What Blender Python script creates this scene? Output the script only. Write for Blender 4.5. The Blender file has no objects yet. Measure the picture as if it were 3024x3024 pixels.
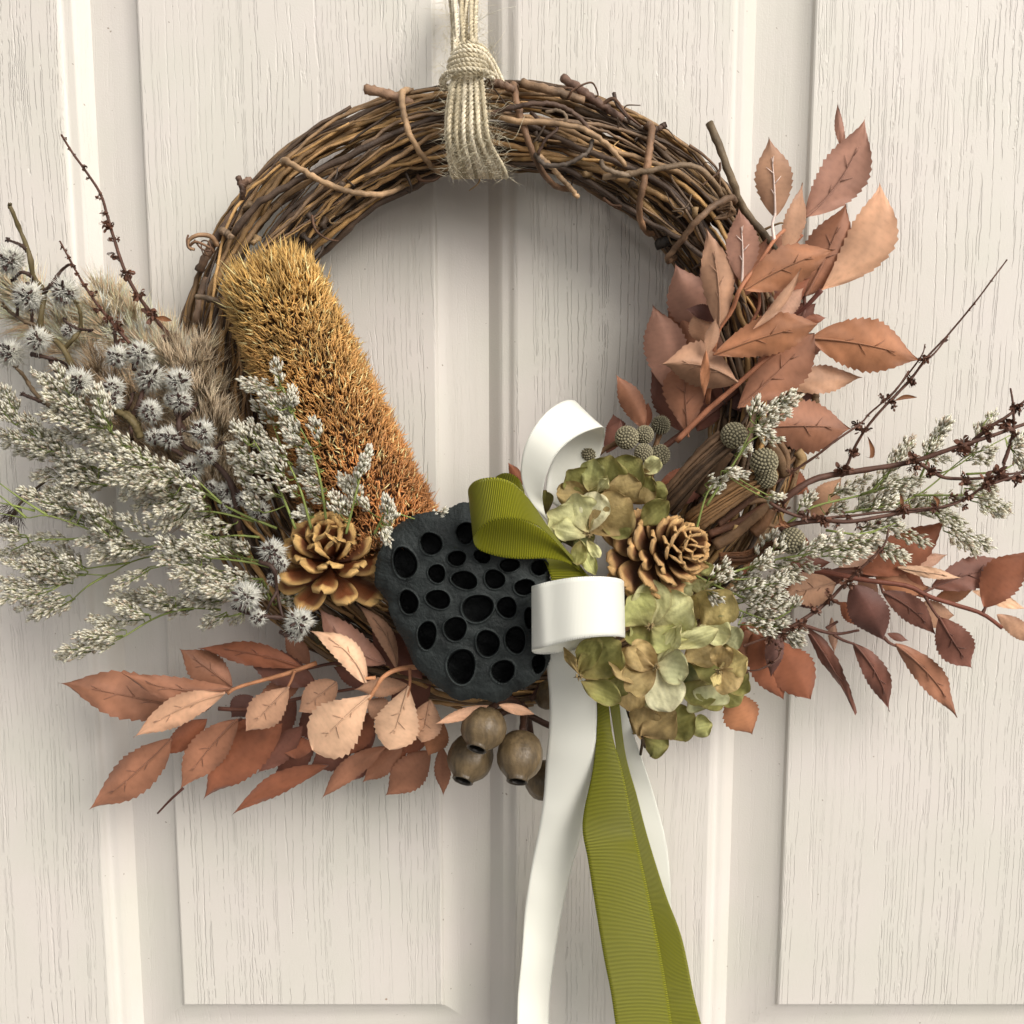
import bpy, math, random
import numpy as np
from mathutils import Vector, Matrix
random.seed(7); RNG = np.random.default_rng(7)
R = math.radians
scene = bpy.context.scene
COL = scene.collection

# ------------------------------------------------------------------ camera, light, exposure
PITCH = R(7.8); DIST = 0.66; FPX = 3024.0
fwd = np.array([0, math.cos(PITCH), -math.sin(PITCH)])
rgt = np.array([1.0, 0, 0]); up = np.cross(rgt, fwd)
CAM = -fwd * DIST
cd = bpy.data.cameras.new("camera"); cam = bpy.data.objects.new("camera", cd); COL.objects.link(cam)
cam.location = CAM; cam.rotation_euler = (R(90) - PITCH, 0, 0)
cd.sensor_width = 36; cd.lens = 36; cd.clip_start = 0.01; cd.clip_end = 50
scene.camera = cam

SUN_EL = 34.0; SUN_AZ = 40.0      # azimuth: degrees to the right of straight in front of the door
sdir = Vector((math.sin(R(SUN_AZ)) * math.cos(R(SUN_EL)), -math.cos(R(SUN_AZ)) * math.cos(R(SUN_EL)), math.sin(R(SUN_EL))))
world = bpy.data.worlds.new("World"); scene.world = world; world.use_nodes = True
wn = world.node_tree; wn.nodes.clear()
sky = wn.nodes.new('ShaderNodeTexSky'); sky.sky_type = 'NISHITA'; sky.sun_disc = False
sky.sun_elevation = R(SUN_EL); sky.sun_rotation = R(180 - SUN_AZ)
sky.air_density = 1.0; sky.dust_density = 4.0; sky.ozone_density = 1.0
hs = wn.nodes.new('ShaderNodeHueSaturation'); hs.inputs['Saturation'].default_value = 0.22
add = wn.nodes.new('ShaderNodeMix'); add.data_type = 'RGBA'; add.blend_type = 'ADD'; add.inputs[0].default_value = 1.0
add.inputs[7].default_value = (2.1, 2.02, 1.98, 1)      # the pale ground and overcast all round
bg = wn.nodes.new('ShaderNodeBackground'); bg.inputs['Strength'].default_value = 0.09
wo = wn.nodes.new('ShaderNodeOutputWorld')
wn.links.new(sky.outputs[0], hs.inputs['Color']); wn.links.new(hs.outputs[0], add.inputs[6])
wn.links.new(add.outputs[2], bg.inputs['Color']); wn.links.new(bg.outputs[0], wo.inputs['Surface'])
sl = bpy.data.lights.new("sun", 'SUN'); so = bpy.data.objects.new("sun", sl); COL.objects.link(so)
sl.energy = 2.2; sl.angle = R(38); sl.color = (1.0, 0.95, 0.89)
so.rotation_euler = (-sdir).to_track_quat('-Z', 'Y').to_euler(); so.location = (0.5, -1.2, 1.0)
vs = scene.view_settings; vs.view_transform = 'Standard'; vs.look = 'None'; vs.exposure = 0.3; vs.gamma = 1.0
scene.render.engine = 'CYCLES'; scene.render.resolution_x = 1024; scene.render.resolution_y = 1024
scene.cycles.max_bounces = 6; scene.cycles.diffuse_bounces = 4

# ------------------------------------------------------------------ helpers
CR = dict(A=(0,300,1000,1932), B=(1000,0,1000,1932), C=(1800,300,1000,1932), D=(0,1100,1000,1932), E=(600,1500,800,1932),
          F=(1300,1100,1000,1932), G=(2024,1100,1000,1932), H=(1200,1900,1024,1932), I=(100,1800,1300,1932), J=(2000,1500,1024,1932),
          K=(500,700,900,1932), N=(0,550,700,1932), Q=(1950,1150,550,1932), T=(2500,1000,524,1446), W=(0,0,3024,1932))
def c(k, x, y):
    x0, y0, s, o = CR[k]; f = s / o
    return (x0 + x * f, y0 + y * f)
def cs(k): return CR[k][2] / CR[k][3]
def P(x, y, d=0.0):
    v = fwd * FPX + rgt * (x - 1512) + up * (1512 - y)
    t = (-d - CAM[1]) / v[1]
    return CAM + v * t
def mpp(d): return (DIST - d) / FPX            # metres per photo pixel at depth d
def srgb(r, g, b):
    f = lambda u: (u / 255 / 12.92) if u / 255 <= 0.04045 else ((u / 255 + 0.055) / 1.055) ** 2.4
    return np.array([f(r), f(g), f(b)])
def unit(v): return v / (np.linalg.norm(v) + 1e-12)
def cat(pts, n):
    p = np.array(pts, float)
    if len(p) == 2:
        t = np.linspace(0, 1, n)[:, None]; return p[0] * (1 - t) + p[1] * t
    q = np.vstack([2 * p[0] - p[1], p, 2 * p[-1] - p[-2]])
    seg = np.linalg.norm(np.diff(p[:, :2], axis=0), axis=1) + 1e-6
    cum = np.concatenate([[0], np.cumsum(seg)]); out = []
    for s in np.linspace(0, cum[-1] * 0.999999, n):
        i = int(np.searchsorted(cum, s, side='right') - 1); i = min(max(i, 0), len(p) - 2)
        t = (s - cum[i]) / seg[i]; a, b, cc, d = q[i], q[i + 1], q[i + 2], q[i + 3]
        out.append(0.5 * ((2 * b) + (-a + cc) * t + (2 * a - 5 * b + 4 * cc - d) * t * t + (-a + 3 * b - 3 * cc + d) * t ** 3))
    return np.array(out)
def path(k, pts, n, d=None):
    """crop points (x, y[, depth]) -> world polyline"""
    q = []
    for p in pts:
        X, Y = c(k, p[0], p[1]); q.append((X, Y, p[2] if len(p) > 2 else d))
    q = cat(q, n)
    return np.array([P(*r) for r in q])

class MB:
    def __init__(s): s.v = []; s.f = []; s.col = []; s.n = 0; s.uv = None
    def add(s, v, f, col):
        v = np.asarray(v, float); k = len(v)
        s.v.append(v); s.f.extend([tuple(i + s.n for i in q) for q in f])
        col = np.asarray(col, float)
        s.col.append(np.tile(col, (k, 1)) if col.ndim == 1 else col); s.n += k
    def grid(s, V, colr, closed=False):
        n, m = V.shape[:2]; f = []
        for i in range(n - 1):
            for j in range(m if closed else m - 1):
                j2 = (j + 1) % m
                f.append((i * m + j, i * m + j2, (i + 1) * m + j2, (i + 1) * m + j))
        colr = np.asarray(colr, float)
        s.add(V.reshape(-1, 3), f, colr if colr.ndim == 1 else colr.reshape(-1, 3))
    def tube(s, pts, rad, col, sides=6, wob=0.0, caps=True, ridge=0.0):
        pts = np.asarray(pts, float); n = len(pts)
        rad = np.full(n, rad) if np.isscalar(rad) else np.asarray(rad, float)
        tg = np.gradient(pts, axis=0); tg /= (np.linalg.norm(tg, axis=1)[:, None] + 1e-12)
        a = np.array([0.13, -1, 0.21]); u = unit(np.cross(tg[0], a)); U = []
        for i in range(n):
            u = unit(u - tg[i] * np.dot(u, tg[i])); U.append(u)
        U = np.array(U); Wv = np.cross(tg, U)
        an = np.arange(sides) * 2 * math.pi / sides
        r = rad[:, None] * (1 + wob * RNG.normal(size=(n, sides)))
        if ridge: r = r * (1 + ridge * RNG.uniform(-1, 1, (1, sides)))
        V = pts[:, None] + U[:, None] * (np.cos(an)[None, :, None] * r[..., None]) + Wv[:, None] * (np.sin(an)[None, :, None] * r[..., None])
        col = np.asarray(col, float)
        if col.ndim == 2: col = np.repeat(col[:, None], sides, axis=1)
        b = s.n; s.grid(V, col, closed=True)
        if caps:
            s.f.append(tuple(b + j for j in range(sides))[::-1]); s.f.append(tuple(b + (n - 1) * sides + j for j in range(sides)))
    def spikes(s, B, D, L, wd, cb, ct, bend=None, mid=0.45, cm=None):
        """many tapered 3-sided spikes: base B, direction D, length L, half width wd; closed to a point"""
        B = np.asarray(B); D = np.asarray(D); n = len(B)
        D = D / np.linalg.norm(D, axis=1)[:, None]
        L = np.broadcast_to(np.asarray(L, float), (n,)); wd = np.broadcast_to(np.asarray(wd, float), (n,))
        a = np.where(np.abs(D[:, 2:3]) > 0.8, np.array([[1., 0, 0]]), np.array([[0, 0, 1.]]))
        U = np.cross(D, a); U /= np.linalg.norm(U, axis=1)[:, None]; Wv = np.cross(D, U)
        bend = np.zeros((n, 3)) if bend is None else bend
        M = B + D * (L * mid)[:, None] + bend * 0.25; T = B + D * L[:, None] + bend
        out = [B]
        for k in range(3):
            t = 2 * math.pi * k / 3
            out.append(M + (U * math.cos(t) + Wv * math.sin(t)) * wd[:, None])
        out.append(T)
        V = np.stack(out, axis=1)
        cb = np.broadcast_to(cb, (n, 3)); ct = np.broadcast_to(ct, (n, 3)); cm = ct if cm is None else np.broadcast_to(cm, (n, 3))
        C = np.stack([cb, cm, cm, cm, ct], axis=1)
        b = s.n; F = np.array([(0, 2, 1), (0, 3, 2), (0, 1, 3), (4, 1, 2), (4, 2, 3), (4, 3, 1)])
        fa = (F[None] + (np.arange(n) * 5)[:, None, None] + b).reshape(-1, 3)
        s.v.append(V.reshape(-1, 3)); s.col.append(C.reshape(-1, 3)); s.f.extend(map(tuple, fa.tolist())); s.n += n * 5
    def mesh(s, name, off=(0, 0, 0), smooth=True):
        me = bpy.data.meshes.new(name)
        V = np.vstack(s.v) - np.array(off)
        me.from_pydata(V.tolist(), [], s.f)
        C = np.ones((len(V), 4)); C[:, :3] = np.clip(np.vstack(s.col), 0, 1)
        at = me.color_attributes.new("Col", 'FLOAT_COLOR', 'POINT'); at.data.foreach_set("color", C.ravel())
        if s.uv is not None:
            ul = me.uv_layers.new(name="UVMap"); uv = np.asarray(s.uv)
            li = np.zeros(len(me.loops), dtype=np.int32); me.loops.foreach_get("vertex_index", li)
            ul.data.foreach_set("uv", uv[li].ravel())
        if smooth: me.polygons.foreach_set("use_smooth", [True] * len(me.polygons))
        me.update(); return me
class Thing:
    def __init__(s, name, label, cate, loc, group=None):
        s.o = bpy.data.objects.new(name, None); COL.objects.link(s.o); s.L = np.array(loc, float)
        s.o.location = loc; s.o.empty_display_size = 0.01
        s.o['label'] = label; s.o['category'] = cate
        if group: s.o['group'] = group
    def part(s, name, mb, mt, parent=None, smooth=True, stuff=False, label=None):
        me = mb.mesh(name, s.L, smooth); me.materials.append(mt)
        o = bpy.data.objects.new(name, me); COL.objects.link(o); o.parent = parent or s.o
        if stuff: o['kind'] = 'stuff'
        if label: o['label'] = label
        return o
    def inst(s, name, me, M):
        o = bpy.data.objects.new(name, me); COL.objects.link(o); o.parent = s.o
        o.matrix_local = Matrix.Translation(-Vector(s.L)) @ M
        return o

# ------------------------------------------------------------------ materials
class NT:
    def __init__(s, name):
        s.m = bpy.data.materials.new(name); s.m.use_nodes = True; s.t = s.m.node_tree; s.t.nodes.clear()
        s.out = s.n('ShaderNodeOutputMaterial'); s.b = s.n('ShaderNodeBsdfPrincipled'); s.l(s.b.outputs[0], s.out.inputs[0])
    def n(s, t, **k):
        q = s.t.nodes.new(t)
        for a, b in k.items(): setattr(q, a, b)
        return q
    def l(s, a, b): s.t.links.new(a, b)
    def math(s, op, a, b=None, clamp=False):
        q = s.n('ShaderNodeMath', operation=op); q.use_clamp = clamp
        for i, v in enumerate((a, b)):
            if v is None: continue
            if isinstance(v, (int, float)): q.inputs[i].default_value = v
            else: s.l(v, q.inputs[i])
        return q.outputs[0]
    def noise(s, vec, scale, detail=2, rough=0.5):
        q = s.n('ShaderNodeTexNoise'); q.inputs['Scale'].default_value = scale; q.inputs['Detail'].default_value = detail
        q.inputs['Roughness'].default_value = rough
        if vec is not None: s.l(vec, q.inputs['Vector'])
        return q.outputs['Fac']
    def mapr(s, v, a, b, cc, d):
        q = s.n('ShaderNodeMapRange'); q.clamp = True
        s.l(v, q.inputs[0])
        for i, x in enumerate((a, b, cc, d)): q.inputs[i + 1].default_value = x
        return q.outputs[0]
    def mix(s, f, a, b, bt='MIX'):
        q = s.n('ShaderNodeMix', data_type='RGBA', blend_type=bt)
        for i, v in ((0, f), (6, a), (7, b)):
            if isinstance(v, (int, float)): q.inputs[i].default_value = v
            elif isinstance(v, (tuple, list, np.ndarray)): q.inputs[i].default_value = (*[float(x) for x in v[:3]], 1)
            else: s.l(v, q.inputs[i])
        return q.outputs[2]
    def bump(s, h, dist, strength=1.0):
        q = s.n('ShaderNodeBump'); q.inputs['Distance'].default_value = dist; q.inputs['Strength'].default_value = strength
        s.l(h, q.inputs['Height']); s.l(q.outputs[0], s.b.inputs['Normal']); return q
def attrmat(name, rough=0.6, var=0.25, vscale=60, bscale=900, bdist=0.0002, transl=0.0, spec=0.3, sheen=0.0, stretch=None, strv=0.0):
    k = NT(name); a = k.n('ShaderNodeAttribute', attribute_name='Col'); tc = k.n('ShaderNodeTexCoord'); v = tc.outputs['Object']
    f = k.mapr(k.noise(v, vscale, 4, 0.6), 0.3, 0.7, 1 - var, 1 + var)
    col = k.mix(1.0, a.outputs['Color'], (1, 1, 1), 'MULTIPLY')
    m = k.n('ShaderNodeVectorMath', operation='SCALE'); k.l(a.outputs['Color'], m.inputs[0]); k.l(f, m.inputs['Scale'])
    colr = m.outputs[0]
    if strv:
        mp = k.n('ShaderNodeMapping'); mp.inputs['Scale'].default_value = stretch; k.l(v, mp.inputs[0])
        f2 = k.mapr(k.noise(mp.outputs[0], 1, 3, 0.6), 0.3, 0.7, 1 - strv, 1 + strv)
        m2 = k.n('ShaderNodeVectorMath', operation='SCALE'); k.l(colr, m2.inputs[0]); k.l(f2, m2.inputs['Scale']); colr = m2.outputs[0]
    k.l(colr, k.b.inputs['Base Color']); k.b.inputs['Roughness'].default_value = rough
    k.b.inputs['Specular IOR Level'].default_value = spec
    if sheen: k.b.inputs['Sheen Weight'].default_value = sheen
    k.bump(k.noise(v, bscale, 3, 0.6), bdist)
    if transl:
        tr = k.n('ShaderNodeBsdfTranslucent'); k.l(colr, tr.inputs[0]); mx = k.n('ShaderNodeMixShader'); mx.inputs[0].default_value = transl
        k.l(k.b.outputs[0], mx.inputs[1]); k.l(tr.outputs[0], mx.inputs[2]); k.l(mx.outputs[0], k.out.inputs[0])
    return k.m
M_leaf = attrmat('silk_leaf', 0.5, 0.26, 42, 2600, 0.00012, 0.12, 0.28, 0.15)
M_petal = attrmat('dried_petal', 0.65, 0.28, 80, 260, 0.0009, 0.25, 0.25)
M_vine = attrmat('vine_bark', 0.6, 0.4, 90, 700, 0.0004, 0, 0.35)
M_stem = attrmat('dry_stem', 0.6, 0.25, 120, 900, 0.0002, 0, 0.3)
M_bloom = attrmat('statice_bloom', 0.75, 0.06, 80, 900, 0.00005, 0.45, 0.2)
M_fluff = attrmat('seed_fluff', 0.9, 0.05, 80, 900, 0.00005, 0.45, 0.1)
M_floret = attrmat('cone_floret', 0.5, 0.3, 45, 900, 0.0001, 0.1, 0.4)
M_pine = attrmat('pine_scale', 0.42, 0.3, 160, 700, 0.0004, 0, 0.5)
M_pod = attrmat('lotus_pod', 0.62, 0.5, 90, 330, 0.0010, 0, 0.25)
M_ball = attrmat('brunia_ball', 0.85, 0.2, 200, 900, 0.0002, 0, 0.15)
M_nut = attrmat('gumnut_shell', 0.42, 0.22, 90, 700, 0.0003, 0, 0.45, 0, (420, 420, 60), 0.3)
M_jute = attrmat('jute_twine', 0.9, 0.2, 300, 2500, 0.0002, 0.05, 0.1)
M_bark = attrmat('bark_stalk', 0.7, 0.3, 120, 500, 0.0004, 0, 0.3)

def door_mat():
    k = NT('door_skin'); tc = k.n('ShaderNodeTexCoord'); v = tc.outputs['Object']
    sx = k.n('ShaderNodeSeparateXYZ'); k.l(v, sx.inputs[0])
    mpw = k.n('ShaderNodeMapping'); mpw.inputs['Scale'].default_value = (9, 9, 5); k.l(v, mpw.inputs[0])
    wob = k.math('MULTIPLY', k.math('SUBTRACT', k.noise(mpw.outputs[0], 1, 2), 0.5), 0.012)
    mps = k.n('ShaderNodeMapping'); mps.inputs['Scale'].default_value = (30, 30, 160); k.l(v, mps.inputs[0])
    wob2 = k.math('MULTIPLY', k.math('SUBTRACT', k.noise(mps.outputs[0], 1, 2), 0.5), 0.0018)
    x2 = k.math('ADD', k.math('ADD', sx.outputs[0], wob), wob2)
    cb = k.n('ShaderNodeCombineXYZ'); k.l(k.math('MULTIPLY', x2, 210.0), cb.inputs[0]); k.l(k.math('MULTIPLY', sx.outputs[2], 2.6), cb.inputs[2])
    n1 = k.noise(cb.outputs[0], 1, 1, 0.45)
    ln = k.mapr(k.math('ABSOLUTE', k.math('SUBTRACT', n1, 0.5)), 0.003, 0.017, 1, 0)
    ln2 = k.mapr(k.math('ABSOLUTE', k.math('SUBTRACT', n1, 0.63)), 0.002, 0.013, 1, 0)
    mpm = k.n('ShaderNodeMapping'); mpm.inputs['Scale'].default_value = (260, 260, 55); k.l(v, mpm.inputs[0])
    mask = k.mapr(k.noise(mpm.outputs[0], 1, 3, 0.7), 0.42, 0.50, 0, 1)
    mpm2 = k.n('ShaderNodeMapping'); mpm2.inputs['Scale'].default_value = (12, 12, 4); k.l(v, mpm2.inputs[0])
    big = k.mapr(k.noise(mpm2.outputs[0], 1, 2, 0.5), 0.35, 0.6, 0.25, 1)
    h = k.math('MULTIPLY', k.math('MULTIPLY', k.math('MAXIMUM', ln, ln2), mask), big)
    peel = k.noise(v, 900, 3, 0.6)
    dep = k.mapr(sx.outputs[1], 0.0006, 0.003, 1.0, 0.22)
    h = k.math('MULTIPLY', h, dep)
    H = k.math('ADD', k.math('MULTIPLY', h, -1.0), k.math('MULTIPLY', peel, 0.34))
    k.bump(H, 0.00036, 1.0)
    f = k.mapr(k.noise(v, 14, 3, 0.5), 0.35, 0.65, 0, 1)
    colr = k.mix(f, srgb(211, 204, 196), srgb(207, 203, 192))
    f2 = k.mapr(k.noise(v, 5, 4, 0.7), 0.3, 0.75, 0, 0.18)
    colr = k.mix(f2, colr, srgb(186, 178, 164))
    sp = k.mapr(k.noise(v, 330, 1, 0.5), 0.775, 0.80, 0, 0.65)
    colr = k.mix(sp, colr, srgb(112, 92, 70))
    colr = k.mix(k.math('MULTIPLY', h, 0.02), colr, srgb(130, 120, 105))
    for (px, py, w, hh) in ((1299, 2697, 5, 26), (1302, 2800, 5, 24), (262, 2828, 7, 6), (2187, 2621, 5, 4), (2165, 2957, 9, 5), (455, 2967, 5, 5), (522, 2264, 7, 6), (1101, 756, 4, 4)):
        q = P(px, py); dx = k.math('DIVIDE', k.math('SUBTRACT', sx.outputs[0], float(q[0])), w * 0.000218)
        dz = k.math('DIVIDE', k.math('SUBTRACT', sx.outputs[2], float(q[2])), hh * 0.000218)
        r2 = k.math('ADD', k.math('MULTIPLY', dx, dx), k.math('MULTIPLY', dz, dz))
        r2 = k.math('ADD', r2, k.math('MULTIPLY', k.math('SUBTRACT', peel, 0.5), 2.5))
        colr = k.mix(k.mapr(r2, 0.3, 1.3, 0.7, 0), colr, srgb(128, 92, 52))
    k.l(colr, k.b.inputs['Base Color']); k.b.inputs['Roughness'].default_value = 0.42; k.b.inputs['Specular IOR Level'].default_value = 0.4
    return k.m
M_door = door_mat()

def satin():
    k = NT('white_satin'); uv = k.n('ShaderNodeUVMap'); sp = k.n('ShaderNodeSeparateXYZ'); k.l(uv.outputs[0], sp.inputs[0])
    k.b.inputs['Base Color'].default_value = (*srgb(243, 242, 230), 1); k.b.inputs['Roughness'].default_value = 0.3
    k.b.inputs['Specular IOR Level'].default_value = 0.45; k.b.inputs['Sheen Weight'].default_value = 0.25
    k.b.inputs['Anisotropic'].default_value = 0.6
    wv = k.math('SINE', k.math('MULTIPLY', sp.outputs[1], 9000)); e = k.math('ABSOLUTE', k.math('SUBTRACT', sp.outputs[0], 0.5))
    edge = k.mapr(e, 0.455, 0.475, 0, 1)
    H = k.math('ADD', k.math('MULTIPLY', wv, 0.08), k.math('MULTIPLY', edge, k.math('ADD', k.math('SINE', k.math('MULTIPLY', sp.outputs[1], 7000)), 1.0)))
    cr = k.n('ShaderNodeCombineXYZ'); k.l(k.math('MULTIPLY', sp.outputs[0], .7), cr.inputs[0]); k.l(k.math('MULTIPLY', sp.outputs[1], 38.0), cr.inputs[1])
    H = k.math('ADD', H, k.math('MULTIPLY', k.noise(cr.outputs[0], 1.0, 0, .5), 12.0))
    k.bump(H, 0.00012, 0.8)
    tr = k.n('ShaderNodeBsdfTranslucent'); tr.inputs[0].default_value = (*srgb(235, 235, 220), 1); mx = k.n('ShaderNodeMixShader'); mx.inputs[0].default_value = 0.15
    k.l(k.b.outputs[0], mx.inputs[1]); k.l(tr.outputs[0], mx.inputs[2]); k.l(mx.outputs[0], k.out.inputs[0])
    return k.m
def grosgrain():
    k = NT('green_grosgrain'); uv = k.n('ShaderNodeUVMap'); sp = k.n('ShaderNodeSeparateXYZ'); k.l(uv.outputs[0], sp.inputs[0])
    w = k.math('SINE', k.math('MULTIPLY', sp.outputs[1], 2 * math.pi / 0.00095)); e = k.math('ABSOLUTE', k.math('SUBTRACT', sp.outputs[0], 0.5))
    edge = k.mapr(e, 0.46, 0.468, 0, 1)
    w2 = k.math('SINE', k.math('MULTIPLY', sp.outputs[1], 2 * math.pi / 0.0016))
    H = k.math('ADD', k.math('MULTIPLY', w, k.math('SUBTRACT', 1.0, edge)), k.math('MULTIPLY', w2, edge))
    f = k.mapr(H, -1, 1, 0, 1)
    k.l(k.mix(f, srgb(90, 94, 3), srgb(154, 151, 18)), k.b.inputs['Base Color'])
    k.b.inputs['Roughness'].default_value = 0.4; k.b.inputs['Specular IOR Level'].default_value = 0.35; k.b.inputs['Sheen Weight'].default_value = 0.05
    k.bump(H, 0.00022, 0.9)
    tr = k.n('ShaderNodeBsdfTranslucent'); tr.inputs[0].default_value = (*srgb(140, 150, 20), 1); mx = k.n('ShaderNodeMixShader'); mx.inputs[0].default_value = 0.18
    k.l(k.b.outputs[0], mx.inputs[1]); k.l(tr.outputs[0], mx.inputs[2]); k.l(mx.outputs[0], k.out.inputs[0])
    return k.m
M_satin = satin(); M_green = grosgrain()
def plainmat(name, colr, rough):
    k = NT(name); tc = k.n('ShaderNodeTexCoord')
    k.l(k.mix(k.noise(tc.outputs['Object'], 200, 3), colr * 0.7, colr * 1.3), k.b.inputs['Base Color']); k.b.inputs['Roughness'].default_value = rough
    return k.m

# ------------------------------------------------------------------ the door
door = Thing('door', 'off-white moulded wood-grain door with raised panels behind the wreath', 'door', (0, 0, -0.5))
def X(px): return float(P(px, 1512)[0])
PROF = [(0, 0), (0.0010, -0.0002), (0.0035, -0.0017), (0.0062, -0.0030), (0.0078, -0.0034), (0.0092, -0.0036), (0.0105, -0.0040), (0.0130, -0.0055), (0.0165, -0.0078),
        (0.0188, -0.0090), (0.0200, -0.0089), (0.029, -0.0077), (0.0375, -0.0058), (0.0470, -0.0032), (0.0505, -0.0019), (0.0518, -0.0004), (0.0528, 0.0)]
PROF = [(o, h * 1.4) for o, h in PROF]
XL0, XL1 = X(237), X(1530); XR0 = X(2115); XR1 = XR0 + (XL1 - XL0)
ZF = float(P(900, 2965)[2]); ZB = ZF - 0.0528; ZT = 0.62; TOP = 0.72
def panel(x0, x1):
    mb = MB(); V = []
    for o, h in PROF:
        # fine subdivision keeps the roundovers soft
        V.append([(x0 + o, -h, ZB + o), (x1 - o, -h, ZB + o), (x1 - o, -h, ZT - o), (x0 + o, -h, ZT - o)])
    V = np.array(V); V[:, :, 1] = -np.array([h for _, h in PROF])[:, None]
    mb.grid(V, np.ones(3), closed=True); b = (len(PROF) - 1) * 4; mb.f.append((b, b + 1, b + 2, b + 3))
    return mb
def slab(x0, x1, z0, z1):
    mb = MB(); v = [(x0, 0, z0), (x1, 0, z0), (x1, 0, z1), (x0, 0, z1), (x0, 0.035, z0), (x1, 0.035, z0), (x1, 0.035, z1), (x0, 0.035, z1)]
    mb.add(v, [(0, 1, 2, 3), (4, 7, 6, 5), (0, 4, 5, 1), (1, 5, 6, 2), (2, 6, 7, 3), (3, 7, 4, 0)], np.ones(3)); return mb
def flat_obj(name, mb):
    o = door.part(name, mb, M_door, smooth=False)
    o.data.polygons.foreach_set("use_smooth", [False] * len(o.data.polygons))
    return o
EX = 0.12
flat_obj('stile', slab(XL0 - EX - 0.1, XL0, ZB - 0.2, TOP)); flat_obj('stile', slab(XR1, XR1 + EX, ZB - 0.2, TOP))
flat_obj('mullion', slab(XL1, XR0, ZB, ZT))
flat_obj('rail', slab(XL0, XR1, ZB - 0.2, ZB)); flat_obj('rail', slab(XL0, XR1, ZT, TOP))
for x0, x1 in ((XL0, XL1), (XR0, XR1)):
    o = flat_obj('panel', panel(x0, x1))
    n = len(o.data.polygons); sm = [True] * n; sm[-1] = False; o.data.polygons.foreach_set("use_smooth", sm)
    me = o.data
    for e in me.edges: pass
    bv = o.modifiers.new('soft', 'EDGE_SPLIT'); bv.split_angle = R(28)

# ------------------------------------------------------------------ vine wreath ring
VB = [srgb(124, 102, 76), srgb(92, 75, 60), srgb(150, 122, 86), srgb(72, 60, 51), srgb(170, 138, 92), srgb(108, 90, 72)]
RC = (1457, 1160); RM = 790.0; RD = 0.033
ring = Thing('vine_wreath', 'round wreath base of twisted brown vines hanging on the door by twine', 'wreath', P(RC[0], RC[1] - RM, RD))
def ringpt(th, rho, phi):
    hw = 139 - 14 * math.cos(th - R(60)) * 0.5
    bu = math.exp(-((th % (2 * math.pi) - R(138)) / R(26)) ** 2)
    rr = RM + 16 * bu + rho * (hw + 14 * bu) * math.cos(phi); d = RD + rho * 0.0265 * math.sin(phi)
    return P(RC[0] + rr * math.cos(th), RC[1] - rr * math.sin(th), max(d, 0.004))
for i in range(250):
    th0 = random.uniform(0, 2 * math.pi); span = random.uniform(1.2, 3.2) * random.choice((1, -1))
    rho0 = math.sqrt(random.uniform(0.2, 1.0)); ph0 = random.uniform(0, 2 * math.pi); tw = random.uniform(-0.9, 0.9)
    n = int(34 + abs(span) * 14); a1, a2, a3 = [random.uniform(0, 6.28) for _ in range(3)]
    pts = []; wl = random.uniform(0.03, 0.10)
    for j in range(n):
        t = j / (n - 1); th = th0 + span * t
        rho = rho0 * (1 + wl * math.sin(5 * th + a1)) + 0.04 * math.sin(13 * th + a2)
        pts.append(ringpt(th, min(rho, 1.06), ph0 + tw * span * t + 0.18 * math.sin(7 * th + a3)))
    pts = np.array(pts) + RNG.normal(scale=0.00034, size=(n, 3))
    r0 = random.choice((0.0007, 0.0009, 0.0011, 0.0014, 0.0017, 0.0020)); rad = r0 * (1 - 0.3 * np.linspace(0, 1, n))
    for _ in range(random.randint(1, 4)):
        k = random.randint(2, n - 3); rad[k] *= 1.35
    b = random.choice(VB) * random.uniform(0.5, 1.25) * np.array([1.12, 1.04, .95])
    mb = MB(); colr = b[None] * (1 + 0.18 * np.sin(np.linspace(0, random.uniform(4, 14), n) + a1))[:, None]
    mb.tube(pts, rad, colr, 6, 0.09); ring.part('vine', mb, M_vine)
def ring_tube(name, k, pts, r, colr, n=36, taper=0.2, wob=0.04):
    mb = MB(); q = path(k, pts, n); l_ = float(np.mean(colr)); colr = np.clip((l_ + (colr - l_) * .78)[None] * .9 * (1 + .22 * np.sin(np.linspace(0, random.uniform(6, 16), n) + random.uniform(0, 6)) + .08 * RNG.normal(size=n))[:, None], 0, 1)
    q = q + RNG.normal(scale=.00022, size=q.shape); mb.tube(q, .9 * r * (1 - taper * np.linspace(0, 1, n)) * (1 + .05 * RNG.normal(size=n)), colr, 7, wob); return ring.part(name, mb, M_vine)
tan = srgb(172, 134, 88); dk = srgb(92, 66, 48); gy = srgb(128, 105, 78)
ring_tube('wrap_vine', 'B', [(400, 515, .045), (368, 520, .058), (362, 600, .064), (400, 750, .066), (470, 880, .06), (550, 965, .045), (590, 985, .03)], .0021, tan)
ring_tube('wrap_vine', 'B', [(1010, 500, .04), (995, 485, .056), (1030, 640, .065), (1080, 800, .067), (1150, 960, .06), (1230, 1055, .045), (1305, 1080, .03)], .0023, srgb(136, 98, 64))
ring_tube('wrap_vine', 'B', [(1750, 740, .04), (1785, 722, .058), (1775, 850, .066), (1740, 1050, .067), (1715, 1200, .06), (1750, 1320, .045), (1840, 1345, .03)], .0024, srgb(140, 100, 64))
ring_tube('wrap_vine', 'W', [(548, 320, .04), (537, 303, .056), (600, 338, .064), (660, 362, .064), (720, 366, .055), (760, 352, .04)], .0021, tan)
ring_tube('wrap_vine', 'C', [(715, 600, .04), (700, 548, .058), (600, 592, .066), (500, 680, .068), (420, 780, .06), (330, 890, .05), (345, 910, .045), (400, 870, .035)], .0023, srgb(134, 100, 68))
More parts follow.
